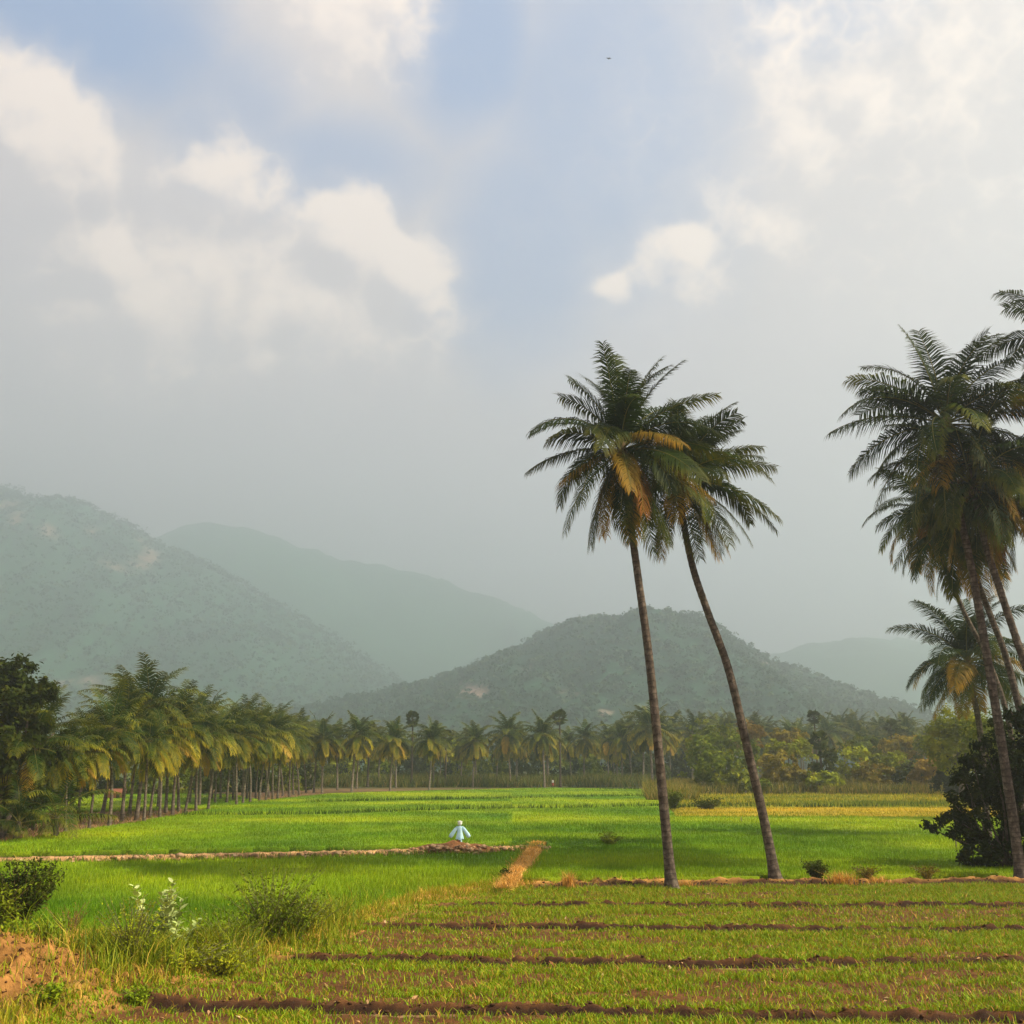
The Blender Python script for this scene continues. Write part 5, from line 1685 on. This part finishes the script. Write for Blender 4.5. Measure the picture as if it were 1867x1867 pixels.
shrub('leafy_bush', 1690, 1600, 34, 0.5, 0.8, 22, 0.09, 818, M['tree_olive'], M['stem'], 'low straggly shrub in front of the dark bushy tree', z=0.1)
shrub('weed_clump', 1112, 1545, 40, 0.8, 0.8, 40, 0.12, 812, M['tree_mid'], M['stem'], 'dark green weed clump standing in the rice left of the straight tall palm', z=0.1)
shrub('weed_clump', 922, 1606, 18, 0.5, 0.35, 30, 0.1, 813, M['tree_dark'], M['stem'], 'small dark weed beside the lower end of the straw path', z=0.1)
shrub('weed_clump', 1290, 1476, 40, 1.1, 2.2, 30, 0.25, 819, M['tree_dark'], M['stem'], 'dark weeds along the ridge at the left end of the golden strip', z=0.1)
shrub('weed_clump', 1230, 1476, 40, 1.9, 1.2, 36, 0.25, 820, M['tree_mid'], M['stem'], 'green bush at the corner of the rice behind the straight tall palm', z=0.1)

# pale milkweed: broad paired leaves on upright stems
b = G(300, 1768)
root = empty('milkweed', (b[0], b[1], 0.0))
tag(root, 'pale milkweed shrub with broad paired silvery leaves in the left foreground', 'milkweed')
r2 = np.random.default_rng(91)
for i in range(17):
    a = r2.uniform(0, 6.28)
    h = r2.uniform(1.0, 2.05)
    s = r2.uniform(0.1, 0.85)
    S = spline([(0.1 * math.cos(a), 0.1 * math.sin(a), -.05), (math.cos(a) * s * .6, math.sin(a) * s * .6, h * .5), (math.cos(a) * s * 1.1, math.sin(a) * s * .9, h)], 12)
    V, Q, T = tube(S, np.linspace(0.02, 0.008, 12), 6)
    st = mesh('stem', V, Q, T, M['stem'], root, True)
    LV, LQ = [], []
    nn = int(h / 0.085)
    for j in range(3, nn):
        u = j / (nn - 1) * 10.99
        p = S[int(u)] * (1 - u % 1) + S[min(11, int(u) + 1)] * (u % 1)
        for sg in (0, math.pi):
            az = j * 1.57 + sg + r2.normal(0, 0.3)
            d = np.array([math.cos(az), math.sin(az), r2.uniform(0.25, 0.95)])
            d /= np.linalg.norm(d)
            w = np.cross(d, [0, 0, 1.0])
            w /= np.linalg.norm(w)
            up = np.cross(w, d)
            L = r2.uniform(0.19, 0.29) * (1.1 if j < nn - 3 else 0.75)
            k = len(LV)
            LV += [p, p + d * L * .35 - w * L * .30 + up * .015, p + d * L * .75 - w * L * .26 + up * .015, p + d * L, p + d * L * .75 + w * L * .26 + up * .015, p + d * L * .35 + w * L * .30 + up * .015]
            LQ += [[k, k + 1, k + 2, k + 3], [k, k + 3, k + 4, k + 5]]
    mesh('leaves', np.array(LV), LQ, None, M['milkweed'], st)

# dry straw tufts
for px, py, hh, nb, lab in ((1037, 1614, 0.75, 160, 'golden dry grass tuft on the field edge between path and straight palm'), (1532, 1608, 0.65, 260, 'heap of dry straw right of the small round bush'),
                            (1600, 1606, 0.4, 120, 'low dry straw tuft on the bank left of the right-hand palms'), (1250, 1611, 0.35, 90, 'dry dead frond bits on the bank between the two tall palms')):
    b = G(px, py, 0.15)
    m = nb
    q = np.stack([rg.normal(0, 0.13 + 0.15 * (hh < .7), m), rg.normal(0, 0.12, m), np.full(m, -0.12)], 1)
    V, Q, T, C = blades(q, rg.uniform(0.3, 1.0, m) * hh, np.full(m, 0.03), rg.uniform(0.1, 0.9, m) * (1 if hh >= .7 else 1.6), pick(rg, m, [STRAW, STRAW * 1.3, STRAW * 0.6], (2, 2, 1)), rg)
    o = mesh('straw_tuft', V, Q, T, M['blade'], None, False, {'tint': C})
    o.location = b
    tag(o, lab, 'dry grass tuft', 'dry straw tufts on the field edge')

# ------------------------------------------------------------------ air, sun and sky
m, nt, out = new_mat('haze')
pv = nt.nodes.new('ShaderNodeVolumePrincipled')
pv.inputs['Density'].default_value = HAZE
pv.inputs['Color'].default_value = (0.84, 0.925, 0.975, 1)
pv.inputs['Anisotropy'].default_value = 0.69
nt.links.new(pv.outputs[0], out.inputs['Volume'])
mb = MB()
mb.box((0, 2000, 391), (8600, 4080, 786))
o = mb.build('haze', m)
tag(o, kind='stuff')
tag(o, 'pale bluish haze filling the whole valley', 'haze')

SUN_AZ, SUN_EL = R(108), R(43)
sd = Vector((math.sin(SUN_AZ) * math.cos(SUN_EL), math.cos(SUN_AZ) * math.cos(SUN_EL), math.sin(SUN_EL)))
sun = bpy.data.lights.new('sun', 'SUN')
sun.energy = 5.0
sun.angle = R(0.6)
sun.color = (1.0, 0.87, 0.66)
so = bpy.data.objects.new('sun', sun)
COL.objects.link(so)
so.rotation_euler = sd.to_track_quat('Z', 'Y').to_euler()
so.location = (60, -20, 80)

W = bpy.data.worlds.new('World')
SC.world = W
W.use_nodes = True
W.cycles.sampling_method = 'MANUAL'
W.cycles.sample_map_resolution = 128
nt = W.node_tree
for n in list(nt.nodes):
    nt.nodes.remove(n)


class E:
    """small arithmetic on shader sockets"""

    def __init__(s, v):
        s.v = v

    @staticmethod
    def put(sock, v):
        if isinstance(v, E):
            v = v.v
        if isinstance(v, (int, float)):
            sock.default_value = v
        else:
            nt.links.new(v, sock)

    @staticmethod
    def op(o, *a, clamp=False):
        n = nt.nodes.new('ShaderNodeMath')
        n.operation = o
        n.use_clamp = clamp
        for i, x in enumerate(a):
            E.put(n.inputs[i], x)
        return E(n.outputs[0])

    def __add__(s, o): return E.op('ADD', s, o)
    __radd__ = __add__
    def __sub__(s, o): return E.op('SUBTRACT', s, o)
    def __rsub__(s, o): return E.op('SUBTRACT', o, s)
    def __mul__(s, o): return E.op('MULTIPLY', s, o)
    __rmul__ = __mul__
    def __truediv__(s, o): return E.op('DIVIDE', s, o)
    def mx(s, o): return E.op('MAXIMUM', s, o)

    def sm(s, a, b):
        n = nt.nodes.new('ShaderNodeMapRange')
        n.interpolation_type = 'SMOOTHSTEP'
        E.put(n.inputs[0], s)
        n.inputs[1].default_value, n.inputs[2].default_value = a, b
        n.inputs[3].default_value, n.inputs[4].default_value = 0, 1
        return E(n.outputs[0])


def cmix(f, a, b):
    m = nt.nodes.new('ShaderNodeMix')
    m.data_type = 'RGBA'
    m.clamp_factor = True
    E.put(m.inputs[0], f)
    for s, v in ((m.inputs[6], a), (m.inputs[7], b)):
        if isinstance(v, tuple):
            s.default_value = (*v, 1)
        else:
            nt.links.new(v, s)
    return m.outputs[2]


tc = nt.nodes.new('ShaderNodeTexCoord')
D = tc.outputs['Generated']
sx = nt.nodes.new('ShaderNodeSeparateXYZ')
nt.links.new(D, sx.inputs[0])
az = E.op('ARCTAN2', E(sx.outputs[0]), E(sx.outputs[1]))
el = E.op('ARCSINE', E(sx.outputs[2]))


def wnoise(scale, detail=5, rough=0.55, seed=0.0, lac=2.0):
    mp = nt.nodes.new('ShaderNodeMapping')
    mp.inputs['Location'].default_value = (seed, seed * 0.7, seed * 1.3)
    nt.links.new(D, mp.inputs[0])
    n = nt.nodes.new('ShaderNodeTexNoise')
    n.inputs['Scale'].default_value = scale
    n.inputs['Detail'].default_value = detail
    n.inputs['Roughness'].default_value = rough
    nt.links.new(mp.outputs[0], n.inputs['Vector'])
    return E(n.outputs['Fac'])


def vor(scale, seed=0.0, sm=0.35):
    mp = nt.nodes.new('ShaderNodeMapping')
    mp.inputs['Location'].default_value = (seed, seed * 0.7, seed * 1.3)
    nt.links.new(D, mp.inputs[0])
    n = nt.nodes.new('ShaderNodeTexVoronoi')
    n.feature = 'F1'
    n.inputs['Scale'].default_value = scale
    nt.links.new(mp.outputs[0], n.inputs['Vector'])
    return E(n.outputs['Distance'])


def azel(px, py):
    d = ray(px, py)
    d = d / np.linalg.norm(d)
    return math.atan2(d[0], d[1]), math.asin(d[2])


def lobe(px, py, rx, ry, az_=None, el_=None):
    a, e = azel(px, py)
    u = ((az_ or az) - a) / (rx / 1950.0)
    v = ((el_ or el) - e) / (ry / 1950.0)
    return E.op('SQRT', u * u + v * v), u, v


big = wnoise(5.0, 4, 0.55, 3.1)
med = wnoise(13.0, 3, 0.55, 1.7)
lump = (big - 0.5) * 0.55 + (med - 0.5) * 0.45

sky = nt.nodes.new('ShaderNodeTexSky')
sky.sky_type = 'NISHITA'
sky.sun_disc = False
sky.sun_elevation = SUN_EL
sky.sun_rotation = SUN_AZ
sky.air_density = 1.0
sky.dust_density = 0.6
sky.ozone_density = 2.0
S = 0.065
gray = tuple(c / S for c in (0.46, 0.415, 0.415))
low = tuple(c / S for c in (0.35, 0.325, 0.32))
cream = tuple(c / S for c in (0.88, 0.73, 0.61))
soft = tuple(c / S for c in (0.50, 0.45, 0.45))
veil = tuple(c / S for c in (0.08, 0.265, 0.61))

# how open the blue is: gaps between the cloud sheets
blue = None
for px, py, rx, ry, s in ((110, 20, 360, 170, 1.0), (860, 60, 200, 220, 0.9), (1100, 200, 330, 420, 0.75), (420, 200, 200, 140, 0.6), (600, 300, 280, 110, 0.7), (960, 450, 220, 280, 0.75), (1480, 10, 240, 110, 0.6), (540, 340, 120, 60, .6)):
    d, u, v = lobe(px, py, rx, ry)
    g = (1.0 - (d + lump * 0.9).sm(0.30, 1.30)) * s
    blue = g if blue is None else blue.mx(g)
gen = (wnoise(2.2, 3, 0.55, 9.0)).sm(0.5, 0.62) * 0.7 * el.sm(0.15, 0.5)
front = E(sx.outputs[1]).sm(0.25, 0.5)
blue = blue * front + gen * (1.0 - front)
base = cmix(el.sm(0.05, 0.30), low, gray)
tone = cmix((big * 0.6 + med * 0.4).sm(0.38, 0.62), base, soft)
base = cmix(el.sm(0.22, 0.42), base, tone)
skyc = cmix(0.6, sky.outputs[0], veil)
col = cmix(blue, base, skyc)

# heaped clouds: a density field looked up twice, the second time a step towards the sun, lights their sunward sides
LOBES = ((1620, 170, 300, 150, 0.26), (1470, 260, 120, 130, 0.5), (1560, 160, 150, 110, .45), (1420, 410, 90, 70, 0.4), (620, 10, 190, 130, 0.8), (40, 235, 200, 110, 1.0), (85, 185, 70, 60, 1.0),
         (390, 320, 130, 90, 0.8), (265, 560, 190, 170, 1.0), (215, 480, 100, 80, .95), (440, 590, 170, 130, .75), (580, 560, 230, 140, 0.9), (640, 440, 120, 95, 1.0), (740, 500, 90, 90, 1.0),
         (1220, 500, 130, 80, 0.9), (1255, 455, 60, 60, 0.95), (1130, 525, 60, 45, .9))


def shifted(dx, dz):
    if dx == 0 and dz == 0:
        return D, az, el
    v = nt.nodes.new('ShaderNodeVectorMath')
    v.inputs[1].default_value = (dx, 0, dz)
    nt.links.new(D, v.inputs[0])
    return v.outputs[0], az + dx, el + dz


def cnoise(vec, scale, detail, rough, seed):
    mp = nt.nodes.new('ShaderNodeMapping')
    mp.inputs['Location'].default_value = (seed, seed * 0.7, seed * 1.3)
    nt.links.new(vec, mp.inputs[0])
    n = nt.nodes.new('ShaderNodeTexNoise')
    n.inputs['Scale'].default_value = scale
    n.inputs['Detail'].default_value = detail
    n.inputs['Roughness'].default_value = rough
    nt.links.new(mp.outputs[0], n.inputs['Vector'])
    return E(n.outputs['Fac'])


def density(dx, dz):
    vec, a_, e_ = shifted(dx, dz)
    env = None
    for px, py, rx, ry, s in LOBES:
        d, u, v = lobe(px, py, rx, ry, a_, e_)
        g = (1.0 - d) * s
        env = g if env is None else E.op('SMOOTH_MAX', env, g, 0.25)
    n1 = cnoise(vec, 9.0, 2, 0.5, 1.7)
    n2 = E.op('ABSOLUTE', cnoise(vec, 21.0, 3, 0.55, 4.4) - 0.5)
    return env.mx(-1.0) * 0.9 + (n1 - 0.5) * 0.95 - n2 * 1.15 + 0.20


d0 = density(0, 0)
d1 = density(0.020, 0.026)
alpha = d0.sm(-0.06, 0.42)
lit = ((d0 - d1) * 1.2 + 0.47).sm(0.0, 1.0)
soft_a = d0.sm(-0.35, 0.5) * 0.35
a = ((alpha * lit).mx(soft_a * (lit * 0.7 + 0.3))) * front
col = cmix(a, col, cream)
bg = nt.nodes.new('ShaderNodeBackground')
nt.links.new(col, bg.inputs['Color'])
bg.inputs['Strength'].default_value = S
wo = nt.nodes.new('ShaderNodeOutputWorld')
nt.links.new(bg.outputs[0], wo.inputs['Surface'])

SC.view_settings.view_transform = 'Standard'
SC.view_settings.look = 'None'
SC.view_settings.exposure = EXPO
SC.view_settings.gamma = 1.0
SC.render.engine = 'CYCLES'
SC.cycles.max_bounces = 6
SC.cycles.diffuse_bounces = 2
SC.cycles.glossy_bounces = 2
SC.cycles.transmission_bounces = 3
SC.cycles.volume_bounces = 2
SC.cycles.transparent_max_bounces = 8
SC.cycles.sample_clamp_indirect = 4.0
SC.cycles.use_denoising = True
SC.cycles.use_adaptive_sampling = True
SC.cycles.adaptive_threshold = 0.01
